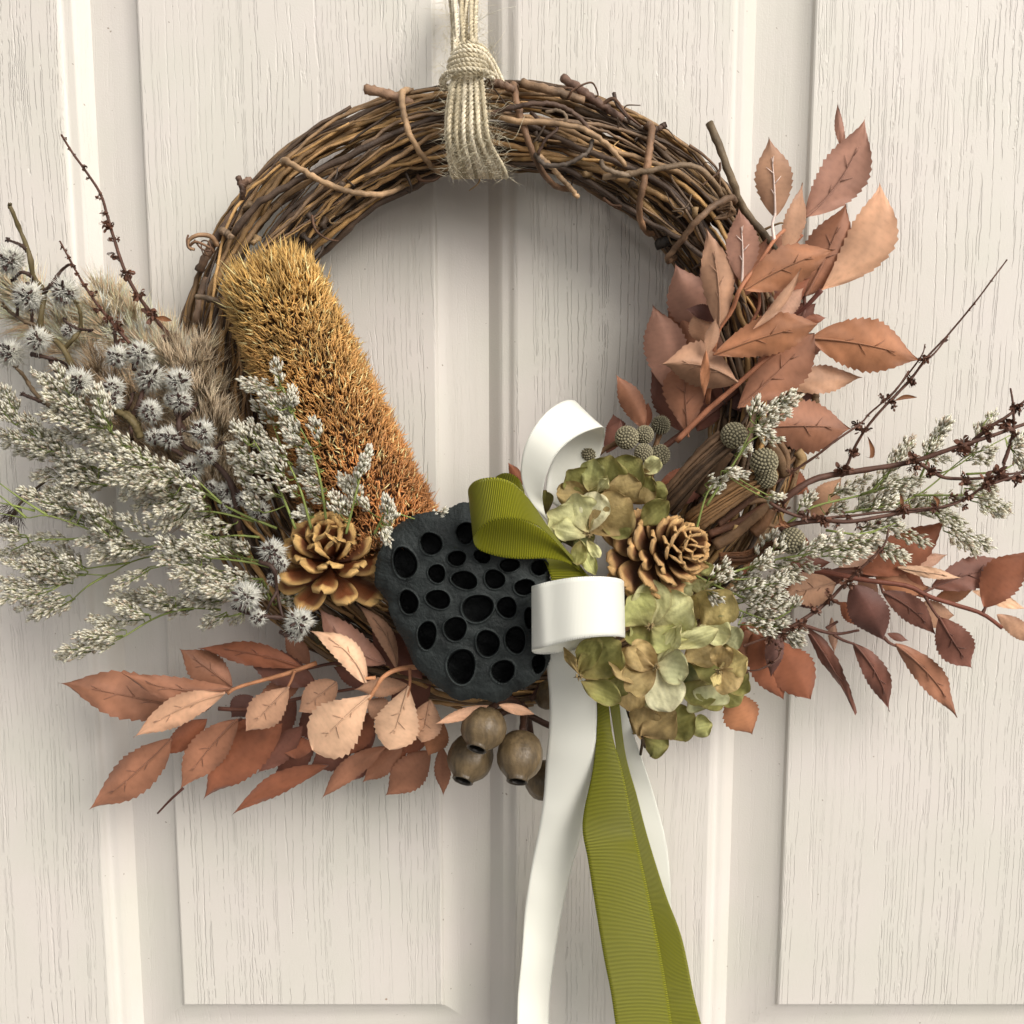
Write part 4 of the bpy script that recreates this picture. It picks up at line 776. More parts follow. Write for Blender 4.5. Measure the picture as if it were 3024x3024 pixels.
PL2 = [((1300,1900),(1150,1700),220,'dark'), ((1500,1800),(1350,1650),220,'dark'), ((1600,1600),(1700,1450),120,'mint'), ((1500,1260),(1480,1180),130,'lite'), ((1430,1330),(1340,1190),130,'lite'), ((1450,1400),(1560,1290),170,'yell'), ((1620,1800),(1760,1730),150,'olive'), ((1500,1750),(1440,1900),180,'olive'), ((1560,1780),(1540,1900),180,'mint'),
 ((1100,1760),(1080,1932),150,'tan'), ((1040,1720),(1000,1850),110,'olive'), ((1210,1450),(1080,1500),150,'green'), ((1500,1460),(1642,1238),215,'yell'), ((1480,1440),(1660,1500),150,'lite'), ((1640,1560),(1480,1745),270,'olive'), ((1620,1520),(1400,1640),170,'brown'),
 ((1205,1440),(1140,1600),200,'olive'), ((1210,1440),(1465,1420),190,'green'), ((1205,1450),(1200,1185),190,'lite'), ((1215,1450),(1440,1300),220,'lite'), ((1195,1450),(1062,1290),210,'green'), ((1200,1460),(1330,1560),160,'green'), ((1300,1570),(1590,1470),100,'lite'), ((1240,1660),(1372,1440),95,'lite'),
 ((1590,1690),(1620,1560),110,'tan'), ((1595,1690),(1745,1620),160,'yell'), ((1590,1700),(1690,1815),150,'tan'), ((1590,1700),(1560,1790),60,'yell'), ((1230,1660),(1420,1700),170,'mint'), ((1225,1680),(1320,1935),200,'white'), ((1225,1680),(1070,1560),150,'tan'), ((1225,1685),(960,1660),170,'tan'), ((1220,1690),(1050,1800),170,'brown'),
 ((800,1725),(1035,1545),215,'olive'), ((790,1710),(890,1510),120,'olive'), ((795,1720),(706,1572),55,'brown'), ((800,1760),(1035,1870),120,'olive')]
for i, (b, t, w, pal) in enumerate(PL2): petal(h2, 'F', b, t, w, pal, (.088 + .0011 * i, .094 + .0012 * i))
for b, t, w, pal, d in (((1310,525),(1345,340),150,'tan',.075), ((1250,400),(1330,480),120,'brown',.068), ((1310,515),(1500,380),190,'tan',.078), ((1320,520),(1460,580),150,'olive',.07), ((1400,500),(1610,400),180,'olive',.072), ((1560,480),(1705,450),110,'green',.07),
    ((1340,590),(1385,600),60,'dark',.07), ((1760,230),(1640,350),150,'olive',.078), ((1750,230),(1860,340),130,'olive',.076), ((1600,250),(1680,360),170,'mint',.074), ((1780,120),(1890,240),120,'olive',.074)):
    petal(h2, 'H', b, t, w, pal, (d, d + .004))
stems(h2, 'H', [([(1210, 350, .06), (1290, 480, .07), (1315, 530, .075), (1305, 620, .07)], .0013, srgb(60, 48, 34)), ([(1315, 530, .075), (1330, 580, .072)], .001, srgb(60, 48, 34))])
for th, (x, y) in ((h1, (842, 920)), (h2, (1195, 1450)), (h2, (1590, 1695)), (h2, (790, 1735)), (h2, (1225, 1680))):
    mb = MB(); n = 16; b0 = P(*c('F', x, y), .128); D_ = RNG.normal(size=(n, 3)); D_[:, 1] = -abs(D_[:, 1])
    mb.spikes(np.tile(b0, (n, 1)), D_, .0032, .0006, srgb(110, 90, 60), srgb(150, 130, 90)); th.part('flower_eye', mb, M_petal)

# ------------------------------------------------------------------ round brunia balls
def ball(th, k, x, y, r, d, spiky=False, n=165):
    ctr_ = P(*c(k, x, y), d); Rm = r * cs(k) * mpp(d); cb = srgb(150, 142, 116) * (.5 if spiky else 1)
    mb = MB(); V = []
    for i in range(13):
        ph = math.pi * i / 12; V.append([ctr_ + Rm * .93 * np.array([math.sin(ph) * math.cos(a), math.sin(ph) * math.sin(a), math.cos(ph)]) for a in np.linspace(0, 2 * math.pi, 20, endpoint=False)])
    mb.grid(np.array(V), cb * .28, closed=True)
    ax_ = unit(RNG.normal(size=3) + [0.4, -1.2, .8]); u = unit(np.cross(ax_, [1, .2, .1])); w = np.cross(ax_, u)
    i = np.arange(n); z = 1 - 2 * (i + .5) / n; a = i * 2.399963; rr_ = np.sqrt(1 - z * z)
    Dn = (np.outer(z, ax_) + np.outer(rr_ * np.cos(a), u) + np.outer(rr_ * np.sin(a), w)); hw = Rm * math.sqrt(4 * math.pi / n) * .47
    for q in Dn:
        e1 = unit(np.cross(q, [.3, .2, .9])); e2 = np.cross(q, e1); base = ctr_ + q * Rm * .90
        ring_ = [base + (e1 * math.cos(t) + e2 * math.sin(t)) * hw for t in np.linspace(0, 2 * math.pi, 6, endpoint=False)]
        r2 = [ctr_ + q * Rm * 1.0 + (e1 * math.cos(t) + e2 * math.sin(t)) * hw * .62 for t in np.linspace(0, 2 * math.pi, 6, endpoint=False)]
        tp = ctr_ + q * Rm * (1.2 if spiky else 1.02)
        f = [(j, (j + 1) % 6, 6 + (j + 1) % 6, 6 + j) for j in range(6)] + [(6 + j, 6 + (j + 1) % 6, 12) for j in range(6)]
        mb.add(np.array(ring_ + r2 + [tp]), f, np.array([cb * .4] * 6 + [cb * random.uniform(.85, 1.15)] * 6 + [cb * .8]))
    th.part('seed_ball', mb, M_ball, smooth=False)
def balls(label, k, L, stalks):
    th = Thing('brunia_sprig', label, 'dried flower', P(*c(k, L[0][0], L[0][1]), L[0][3]), 'round brunia seed balls')
    for q in L: ball(th, k, *q)
    for pts, r, cc in stalks:
        if r > .004:
            q0 = path(k, pts, 26); t0 = unit(q0[-1] - q0[0]); u0 = unit(np.cross(t0, [0, 1, .1])); w0 = np.cross(t0, u0)
            for jj in range(26):
                aa = jj * 2.4; ra = r * .72 * math.sqrt((jj + .3) / 26); ph = aa + np.linspace(0, .7, 26)
                qq = q0 + (u0 * np.cos(ph)[:, None] + w0 * np.sin(ph)[:, None]) * ra + RNG.normal(size=(26, 3)) * .0001
                mb = MB(); mb.tube(qq, r * random.uniform(.09, .22) * np.linspace(.8, 1.1, 26), cc * random.uniform(.35, 1.2), 7, .07, ridge=.2); th.part('stalk', mb, M_bark)
            continue
        mb = MB(); q = path(k, pts, 26); n = len(q); sides = 26; mb.tube(q, r * (1 + .08 * np.sin(np.arange(n) * .9)), np.clip(cc * (1 + .3 * RNG.normal(size=(n, 1))), 0, 1) if 0 else cc, sides, .012, ridge=.16); th.part('stalk', mb, M_bark)
    return th
bs = srgb(108, 82, 58)
balls('cluster of small grey brown seed balls above the upper hydrangea', 'F', [(1258,300,50,.06,True), (1250,470,62,.055), (1165,355,54,.068), (1065,372,68,.078), (1160,458,54,.08), (850,455,55,.075)],
      [([(1165, 400, .06), (1120, 560, .06), (1050, 700, .06)], .0016, bs), ([(1255, 340, .055), (1230, 420, .055), (1200, 600, .055)], .0016, bs), ([(1010, 400, .07), (920, 450, .07), (870, 500, .07)], .0014, bs), ([(850, 480, .07), (800, 560, .07), (850, 640, .07)], .0014, bs)])
balls('single grey brown seed ball at the top of a thick bark stalk', 'Q', [(765,478,138,.088)], [([(700, 520, .082), (560, 640, .082), (360, 850, .08), (140, 1120, .075), (60, 1220, .07)], .009, srgb(98, 76, 56))])
balls('double grey brown seed ball on a thick streaked bark stalk pointing to the pine cone', 'Q', [(1090,905,125,.085), (1075,750,145,.096)], [([(1000, 930, .082), (860, 1000, .085), (620, 1170, .086), (400, 1340, .084), (330, 1400, .08)], .0085, srgb(128, 96, 62))])
balls('lone grey brown seed ball among the white statice lower right', 'Q', [(1365,1570,140,.095)], [([(1280, 1620, .085), (1100, 1640, .08), (900, 1740, .078), (620, 1760, .075)], .005, srgb(122, 82, 54))])
bt = Thing('bark_twigs', 'bundle of dry brown bark stalks showing through the gap between the seed balls and leaves', 'twigs', P(*c('Q', 900, 1400), .05))
for pts, r, cc in (([(1180, 1180), (1000, 1300), (760, 1500), (560, 1620)], .003, bs), ([(1150, 1230), (1060, 1400), (960, 1500)], .0035, srgb(104, 74, 50)), ([(1000, 1080), (800, 1250), (600, 1400)], .0022, srgb(90, 62, 46)), ([(1200, 1180), (1050, 1150), (900, 1180)], .0016, bs),
                   ([(700, 640), (560, 850), (420, 1100)], .004, srgb(84, 62, 42)), ([(1140, 560), (1240, 720), (1300, 900)], .003, srgb(100, 76, 52)), ([(1240, 560), (1310, 700), (1300, 860)], .0026, bs), ([(1420, 640), (1470, 720), (1440, 820)], .0024, srgb(150, 122, 84)), ([(1350, 640), (1260, 660), (1330, 760), (1400, 700)], .001, bs),
                   ([(940, 920), (960, 1010), (1000, 1090)], .0022, srgb(176, 146, 96)), ([(780, 1400), (760, 1480)], .002, srgb(180, 150, 100)), ([(500, 1500), (800, 1380), (1100, 1200)], .002, srgb(90, 60, 44)), ([(1240, 1260), (1260, 1360), (1310, 1420)], .0016, srgb(150, 124, 78)), ([(1090, 1400), (1180, 1420), (1260, 1440)], .0013, bs)):
    mb = MB(); mb.tube(path('Q', [(a, b, .07) for a, b in pts], 18), r, cc, 12, .02, ridge=.2); bt.part('stalk', mb, M_bark)

# ------------------------------------------------------------------ white statice sprays
cW, cG, cBr = srgb(255, 252, 238), srgb(214, 208, 168), srgb(208, 192, 160)
def plume(th, k, b, t, w, d, dens=1.0, tone=1.0):
    Bx, By = c(k, *b); Tx, Ty = c(k, *t); B = P(Bx, By, d); T = P(Tx, Ty, d + random.uniform(-.006, .008)); a = T - B; L = np.linalg.norm(a); a /= L
    nv = unit(CAM - B); s = unit(np.cross(nv, a)); Wd = w * cs(k) * mpp(d) / 2
    area = L * Wd * 2; n = int(min(560, max(60, area / (.0015 ** 2) * 1.25 * dens)))
    mb = MB(); gcol = srgb(128, 140, 78) * random.uniform(.8, 1.1)
    q = np.array([B + a * L * t_ + s * Wd * .25 * math.sin(t_ * 3) for t_ in np.linspace(0, .97, 8)]); mb.tube(q, np.linspace(.0004, .0002, 8), gcol, 4)
    nb = max(5, int(L / .0030)); anchors = []
    for i in range(nb):
        t0 = (i + .5) / nb * .9; sd = (1, -1)[i % 2]; ln = Wd * (1.15 - .75 * t0) * random.uniform(.75, 1.2); dd = unit(a * 1.0 + s * sd * .75 + nv * random.uniform(-.5, .6))
        p0 = B + a * L * t0; p1 = p0 + dd * ln * 1.25; mb.tube(np.array([p0, (p0 + p1) / 2, p1]), [.00022, .0002, .00014], gcol, 3, caps=False); anchors.append((p0, p1, dd))
    anchors.append((B + a * L * .7, B + a * L, a))
    Bs, Ds, Ls = [], [], []
    for i in range(n):
        p0, p1, dd = anchors[random.randrange(len(anchors))]; f = random.uniform(.15, 1.0)
        Bs.append(p0 * (1 - f) + p1 * f + RNG.normal(size=3) * .0006); Ds.append(unit(a * .9 + dd * .45 + RNG.normal(size=3) * .23)); Ls.append(random.uniform(.0030, .0050))
    Bs, Ds = np.array(Bs), np.array(Ds); Ls = np.array(Ls); br = RNG.uniform(.85, 1.08, (n, 1)) * tone ** .5; mixb = RNG.uniform(0, 1, (n, 1))
    base = (cG * mixb + cBr * (1 - mixb)) * br
    pk = np.where(RNG.uniform(size=(n, 1)) < .12, srgb(222, 204, 186)[None], cW[None])
    mb.spikes(Bs, Ds, Ls, RNG.uniform(.00052, .00084, n), base, pk * br, mid=.64, cm=(pk * .82 + base * .18) * br)
    th.part('flower_plume', mb, M_bloom)
def statice(label, k, stem_list, plumes, d, seed=0, tone=1.0):
    s0 = stem_list[0][0]; th = Thing('statice_spray', label, 'dried flower', P(*c(k, *s0), d), 'white statice sprays')
    gs = srgb(138, 150, 82); stp = []
    for st in stem_list:
        q = path(k, [(x, y, d + .004 * math.sin(i * 1.7)) for i, (x, y) in enumerate(st)], 22); mb = MB(); mb.tube(q, np.linspace(.0008, .0003, 22), gs * .85, 5); th.part('stem', mb, M_stem)
        stp += [p for p in cat([(x, y, 0) for x, y in st], 30)]
    stp = np.array(stp)
    mb = MB(); any_ = False
    rj = random.Random(len(label)); extra = []
    for (b, t, w) in plumes:
        if rj.random() < .5:
            jx, jy = rj.uniform(-45, 45), rj.uniform(-45, 45); extra.append(((b[0] + jx * .5, b[1] + jy * .5), (t[0] * .85 + b[0] * .15 + jx, t[1] * .85 + b[1] * .15 + jy), w * rj.uniform(.7, 1)))
    plumes = plumes + extra
    for i, (b, t, w) in enumerate(plumes):
        dd = d + random.uniform(-.016, .016); plume(th, k, b, t, w, dd, tone=tone)
        dist = np.hypot(stp[:, 0] - b[0], stp[:, 1] - b[1]) + np.abs(np.dot(stp[:, :2] - np.array(b), unit(np.array(t, float) - np.array(b)))) * .0
        j = int(np.argmin(dist)); sx, sy = stp[j][:2]
        if dist[j] > 8:
            mb.tube(path(k, [(sx, sy, d), ((sx + b[0]) / 2, (sy + b[1]) / 2 + 6, (d + dd) / 2), (b[0], b[1], dd)], 8), .00034, gs * .9, 4); any_ = True
    if any_: th.part('branchlet', mb, M_stem)
    return th
statice('dense white statice spray at upper left below the fluffy seed heads', 'D', [[(1580,890),(1350,795),(1150,680),(1000,600),(820,490),(640,340),(480,190),(380,90)], [(1450,850),(1250,800),(1100,790)], [(1300,780),(1150,640),(1080,560)]],
 [((480,200),(200,0),95), ((400,130),(330,-30),80), ((560,260),(250,120),115), ((600,320),(240,240),105), ((640,340),(540,80),95), ((700,400),(300,340),115), ((760,430),(480,330),100), ((640,300),(590,120),85), ((800,480),(420,470),115), ((900,540),(560,500),120), ((1000,600),(600,620),120),
  ((1050,620),(830,470),100), ((1080,660),(980,540),90), ((1000,620),(700,700),115), ((1100,700),(760,760),110), ((1150,720),(840,830),105), ((1200,700),(1040,620),85), ((1100,760),(900,900),110), ((1250,800),(1000,850),100), ((500,240),(380,60),100), ((850,520),(640,400),110), ((760,500),(560,420),110), ((900,620),(640,560),120), ((520,300),(330,200),110),
  ((1200,760),(1080,700),80), ((1350,860),(1130,900),90), ((1000,700),(820,620),110)], .100)
statice('white statice spray touching the left edge above the green stems', 'D', [[(800,600),(600,560),(420,500),(300,440),(200,350),(100,250),(20,90)], [(420,500),(280,400),(210,340)]],
 [((110,270),(5,80),90), ((190,360),(60,230),95), ((210,380),(40,400),85), ((330,480),(150,250),100), ((400,500),(200,400),110), ((300,470),(100,440),95), ((500,560),(260,350),105), ((500,600),(200,580),110), ((560,620),(340,480),115), ((640,600),(420,540),110), ((90,300),(0,180),80), ((160,400),(0,330),80), ((620,640),(380,600),110)], .078, tone=.92)
statice('white statice spray at mid left with long bare green stems to the edge', 'D', [[(1300,940),(1000,960),(800,1000),(600,930),(440,870),(270,815),(150,830),(-20,800)], [(270,815),(120,720),(-20,620)], [(150,830),(60,750),(-20,690)], [(200,790),(80,760),(-20,740)]],
 [((440,790),(120,680),110), ((480,870),(250,760),95), ((560,820),(350,640),120), ((700,900),(450,740),115), ((620,930),(500,780),100), ((780,980),(560,900),105), ((800,1000),(520,1050),120), ((700,960),(450,960),110), ((900,940),(700,820),110), ((850,990),(640,1000),105), ((480,760),(260,680),100), ((640,860),(460,700),100), ((900,1000),(700,1010),110)], .086)
statice('loose cream statice spray at lower left edge', 'D', [[(1500,1080),(1200,1030),(900,1045),(740,1085),(610,1155),(480,1150),(380,1180)], [(610,1155),(500,1220),(420,1290)], [(740,1085),(560,1110),(420,1130)], [(560,930),(420,950),(200,960),(60,1020)]],
 [((500,1120),(350,1000),95), ((470,1110),(150,1010),110), ((400,1180),(150,1060),100), ((480,1150),(250,1100),95), ((400,1200),(20,1070),80), ((300,1210),(0,1190),95), ((300,1240),(0,1300),95), ((400,1270),(100,1340),85), ((430,1290),(180,1400),85), ((160,940),(0,900),105), ((150,1000),(0,1030),90), ((420,950),(160,940),60), ((420,1130),(190,1090),100), ((260,1260),(60,1250),80)], .072, tone=.9)
statice('white statice spray left of the golden pine cone', 'D', [[(1540,1110),(1400,1080),(1200,1060),(1050,1060)], [(1500,1180),(1300,1180),(1100,1200)], [(1480,940),(1350,930),(1240,940)]],
 [((1150,1100),(900,1060),115), ((1100,1060),(900,960),110), ((1200,1080),(1000,980),105), ((1300,1060),(1150,950),100), ((1380,1060),(1280,960),90), ((1440,1050),(1380,980),80), ((1300,1150),(980,1150),120), ((1350,1180),(1050,1220),120), ((1400,1240),(1150,1260),110), ((1480,1200),(1300,1140),100), ((1450,1260),(1320,1200),90), ((1300,1280),(1000,1290),100), ((860,1120),(650,1235),62), ((1200,930),(1080,880),90), ((1250,960),(1120,960),90), ((1500,1240),(1400,1180),80), ((1560,1330),(1700,1275),80), ((1540,1300),(1480,1230),70)], .096)
statice('thin white statice spray drooping lowest at left above the copper leaves', 'D', [[(1260,1355),(1100,1345),(950,1375),(830,1430),(700,1510),(560,1570),(400,1620)], [(1450,1330),(1360,1380),(1250,1400)]],
 [((1100,1330),(860,1300),110), ((1000,1340),(680,1270),110), ((850,1380),(630,1310),100), ((820,1410),(510,1410),82), ((720,1470),(570,1430),80), ((700,1500),(440,1500),100), ((640,1550),(460,1570),72), ((520,1590),(330,1630),62), ((1300,1380),(1170,1440),60), ((1400,1370),(1330,1420),55), ((1000,1300),(800,1260),100)], .084)
PK = [((700,960),(460,910),62), ((720,980),(680,790),80), ((800,1100),(530,930),90), ((760,1100),(780,960),80), ((700,1200),(530,1060),90), ((820,1200),(620,1000),110), ((860,1300),(700,1100),110), ((960,1320),(920,1170),80), ((850,1330),(740,1200),100), ((500,1320),(420,1190),80), ((640,1350),(510,1180),110), ((680,1400),(550,1260),100),
 ((540,1420),(400,1330),90), ((560,1500),(400,1420),90), ((720,1500),(560,1380),100), ((960,1400),(760,1290),100), ((980,1480),(850,1410),90), ((760,1540),(640,1400),90), ((960,1560),(800,1480),90), ((1000,1600),(850,1530),90), ((700,1650),(500,1560),100), ((850,1650),(700,1550),90), ((1020,1680),(880,1600),100), ((940,1760),(850,1720),100), ((600,1750),(500,1650),100), ((560,1620),(440,1500),90), ((780,1440),(640,1300),100), ((700,1100),(600,1000),80)]
statice('white statice spray standing in front of the golden banksia spike', 'K', [[(1000,1850),(960,1560),(900,1350),(800,1150),(720,950)], [(800,1850),(700,1600),(600,1400),(520,1260)], [(900,1850),(830,1600),(740,1400),(660,1200)]], PK, .116, tone=.88)
statice('small white statice spray between the banksia and the lotus pod', 'K', [[(1120,1880),(1190,1600),(1240,1400)], [(1300,1880),(1350,1780),(1380,1700)]],
 [((1200,1500),(1270,1340),52), ((1190,1560),(1230,1420),70), ((1150,1600),(1090,1520),72), ((1180,1680),(1150,1540),90), ((1100,1780),(1050,1640),100), ((1150,1790),(1120,1680),100), ((1280,1750),(1230,1680),62), ((1380,1760),(1370,1660),50), ((1400,1830),(1420,1730),72), ((1340,1800),(1410,1905),52), ((1600,1800),(1740,1740),40)], .122)
statice('small white statice tips beside the copper leaf and the upper seed ball', 'G', [[(120,760),(300,480),(380,330),(480,250)], [(300,480),(360,400),(420,360)], [(60,900),(120,700),(200,590)]],
 [((400,270),(640,150),90), ((370,270),(410,158),62), ((460,290),(580,220),85), ((370,340),(530,392),90), ((400,330),(500,270),70), ((110,640),(225,600),62), ((220,570),(335,580),60), ((280,470),(360,440),60), ((470,700),(545,712),42), ((100,700),(200,650),60)], .1)
statice('white statice spray reaching right between the brown seed stems', 'G', [[(560,880),(720,770),(1000,700),(1200,640),(1500,560),(1640,470),(1870,350)], [(900,800),(1150,760),(1340,690),(1560,510),(1650,440)], [(1000,700),(1100,640),(1290,400)], [(1340,600),(1420,420),(1490,290)], [(1640,480),(1700,300),(1750,240)], [(1300,700),(1480,700),(1700,700)], [(1600,580),(1800,560),(1932,480)]],
 [((1160,580),(1290,375),100), ((1360,500),(1492,275),100), ((1660,390),(1752,228),72), ((1080,650),(1180,560),80), ((1100,640),(1345,600),62), ((830,710),(1045,600),82), ((820,700),(960,672),62), ((640,790),(722,700),82), ((1000,770),(1090,650),110), ((1050,770),(1250,670),110), ((1150,790),(1360,700),110), ((1250,810),(1440,720),100), ((800,810),(905,760),82),
  ((1380,750),(1560,722),100), ((1400,800),(1575,852),100), ((1490,880),(1735,995),100), ((1600,480),(1760,440),82), ((1600,505),(1745,500),62), ((1640,710),(1855,782),105), ((1580,640),(1765,662),62), ((1860,440),(1950,550),82), ((1860,430),(1950,345),82), ((1360,470),(1490,490),60), ((960,800),(1150,740),90), ((1300,800),(1480,780),90)], .066, tone=1.05)
statice('white statice spray above the dark copper leaves at right', 'G', [[(200,1160),(300,1130),(500,1070),(720,1030),(900,980),(1100,900)], [(720,1030),(950,1000),(1150,1000)], [(800,900),(1000,920),(1200,860)]],
 [((1000,910),(1235,880),90), ((1150,890),(1385,972),92), ((900,970),(1100,960),92), ((1050,980),(1262,1065),100), ((850,1010),(1010,1020),80), ((720,1010),(885,940),100), ((780,1050),(945,1065),80), ((400,1090),(500,920),92), ((450,1070),(565,960),90), ((560,1070),(735,1112),82), ((500,1110),(640,1185),90), ((360,1130),(480,1060),80), ((940,1000),(1150,1010),80), ((640,1040),(780,960),80)], .092)
statice('bushy white statice spray right of the lower hydrangea head', 'G', [[(60,1160),(250,1250),(450,1330)], [(80,1200),(280,1340),(480,1420)], [(90,1150),(280,1180),(420,1170)]],
 [((120,1200),(230,1100),90), ((100,1240),(185,1295),82), ((200,1200),(400,1150),90), ((250,1250),(450,1200),100), ((300,1250),(575,1210),100), ((300,1320),(520,1300),110), ((350,1350),(575,1340),110), ((300,1400),(480,1400),110), ((400,1420),(575,1420),100), ((300,1440),(500,1470),100), ((500,1450),(665,1480),82), ((450,1240),(560,1140),90), ((600,1360),(640,1300),52), ((560,1500),(665,1545),62), ((380,1300),(560,1260),100), ((200,1290),(380,1260),100), ((420,1460),(600,1500),80)], .088, tone=.86)

# ------------------------------------------------------------------ fluffy seed head stems
def head(th, x, y, r, d, k='N', open_=1.0):
    ctr_ = P(*c(k, x, y), d); Rm = r * cs(k) * mpp(d); n = 800; Rm *= random.uniform(.8, 1.0); mb = MB()
    D_ = RNG.normal(size=(n, 3)); D_ /= np.linalg.norm(D_, axis=1)[:, None]; D_[:, 1] = np.where(D_[:, 1] > .4, -D_[:, 1], D_[:, 1])
    L = Rm * RNG.uniform(.55, 1.05, n); base = ctr_ + D_ * Rm * .12
    fr = np.clip(-D_[:, 1:2], 0, 1); tip = srgb(250, 248, 238) * RNG.uniform(.85, 1.05, (n, 1)); grey = srgb(140, 142, 140)
    mb.spikes(base, D_, L, .0003, np.tile(srgb(190, 188, 180), (n, 1)), tip, RNG.normal(size=(n, 3)) * Rm * .20, mid=.6, cm=tip * .95)
    o = th.part('seed_head', mb, M_fluff)
    mb = MB(); nb = random.randint(10, 16)
    for i in range(nb):
        a = i * 2.4 + random.uniform(-.4, .4); q = random.uniform(.25, .78); d0 = unit(np.array([math.cos(a) * q, -math.sqrt(1 - q * q * .8), math.sin(a) * q]))
        p = ctr_ + d0 * Rm * random.uniform(.62, .92); dr = unit(np.array([math.cos(a), -.2, math.sin(a)]) + RNG.normal(size=3) * .5); l = Rm * random.uniform(.25, .45)
        mb.tube(np.array([p - dr * l * .5, p, p + dr * l * .4 + d0 * l * .3, p + dr * l * .5 + d0 * l * .5]), [.0003, .0008, .0007, .0002], srgb(58, 40, 34) * random.uniform(.6, 1.2), 5)
    p = ctr_ - np.array([0, Rm * .55, 0]); mb.spikes(np.tile(p, (26, 1)), RNG.normal(size=(26, 3)) + [0, -.6, 0], Rm * .42, .0006, srgb(44, 42, 40), srgb(84, 80, 74))
    th.part('bract', mb, M_stem, parent=o)
fsC = srgb(92, 76, 56); fo = srgb(96, 84, 56); fd = srgb(66, 48, 40)
def fluffy(label, k, st, heads, d):
    th = Thing('fluffy_sprig', label, 'dried flower', P(*c(k, *st[0][0][0]), d), 'stems of white fluffy seed heads')
    for pts, r, cc in st:
        mb = MB(); n = 26; q = path(k, [(x, y, d + .009 + .004 * math.sin(i * 2.1)) for i, (x, y) in enumerate(pts)], n); mb.tube(q, 1.25 * np.linspace(r, r * .6, n) * (1 + .35 * (RNG.uniform(size=n) > .85)), cc, 6, .08)
        e = q[-1]; mb.spikes(np.tile(e, (7, 1)), RNG.normal(size=(7, 3)), .0022, .0008, cc * .7, cc * .8); th.part('stem', mb, M_stem)
    for h in heads: head(th, h[0], h[1], h[2], d + random.uniform(.004, .014), k)
fluffy('tall dark seed stem with white fluffy heads at the far left edge', 'N', [
    ([(590,1490),(520,1330),(420,1230),(330,1150),(345,1000),(360,860),(270,730),(240,560),(180,400),(130,280),(80,160)], .0014, fo), ([(360,860),(430,790),(490,700),(560,640),(600,650)], .001, fd), ([(240,545),(170,480),(60,435)], .0009, fd),
    ([(330,1150),(200,1100),(90,1030),(30,970)], .001, fsC), ([(270,740),(180,700),(110,760)], .001, fd), ([(520,1330),(600,1240),(655,1160),(655,1040),(620,950)], .0011, fo), ([(640,1170),(560,1120),(520,1090)], .0008, fd), ([(260,1110),(260,1010)], .0008, fd), ([(140,1060),(145,950)], .0008, fd),
    ([(260,1370),(400,1400),(500,1430),(560,1470)], .001, fd), ([(400,1400),(440,1480),(465,1560)], .0009, fd), ([(220,790),(250,810),(270,770)], .0008, fd), ([(655,1165),(740,1175)], .0007, fd)],
    [(90,610,118), (240,900,122), (540,865,128), (95,1370,118), (320,1250,118), (570,1180,72)], .066)
fluffy('branching dark seed stem with white fluffy heads in the middle of the statice', 'N', [
    ([(1150,2050),(1080,1890),(960,1810),(860,1760)], .0016, fo), ([(1080,1890),(1130,1780),(1170,1650),(1190,1600)], .0014, fd), ([(1100,1500),(1070,1380),(960,1300),(930,1190)], .0011, fd), ([(480,1850),(310,1710),(240,1620),(190,1540),(130,1480)], .0011, fsC), ([(420,1790),(300,1740),(190,1700)], .0011, fd), ([(1020,1830),(1070,1750),(1080,1690)], .0009, fd),
    ([(1500,2000),(1440,1850),(1420,1700)], .0012, fd), ([(1480,1900),(1560,1830),(1600,1780)], .001, fd)],
    [(960,1390,105), (1150,1370,108), (1230,1560,132), (1455,1590,108), (640,1600,130), (930,1640,100), (930,1760,92), (1230,1820,92), (1480,1750,92), (1400,1740,60)], .082)
fluffy('low branch of white fluffy seed heads behind the statice above the pine cone', 'D', [
    ([(1360,900),(1320,640),(1180,480),(1050,420),(1020,300),(1030,240)], .0015, fd), ([(1180,480),(1260,400)], .001, fd), ([(800,370),(745,270),(620,200)], .0016, fo), ([(745,270),(750,340),(748,380)], .001, fd), ([(1040,470),(960,420),(900,350)], .0011, fd), ([(1320,640),(1400,720),(1480,800)], .001, fd)],
    [(865,230,66), (1160,340,86), (1100,545,78), (1185,470,58), (880,370,60), (970,370,66), (1290,680,66), (1210,650,44), (1480,790,62), (1400,720,50), (1300,760,50)], .09)
fluffy('short stem of four white fluffy seed heads left of the golden pine cone', 'D', [
    ([(1480,1080),(1560,1120),(1580,1250),(1620,1400),(1700,1430)], .001, fd), ([(1620,1400),(1500,1390),(1400,1370),(1330,1340)], .001, fd), ([(1600,1480),(1640,1500),(1690,1490)], .001, fd), ([(1580,1250),(1540,1320),(1520,1380)], .0008, fd), ([(1400,1370),(1410,1310),(1400,1270)], .0008, fd)],
    [(1560,1020,88), (1600,1090,56), (1405,1275,88), (1710,1420,88), (1475,1400,60), (1690,1490,50), (1560,1180,44)], .112)

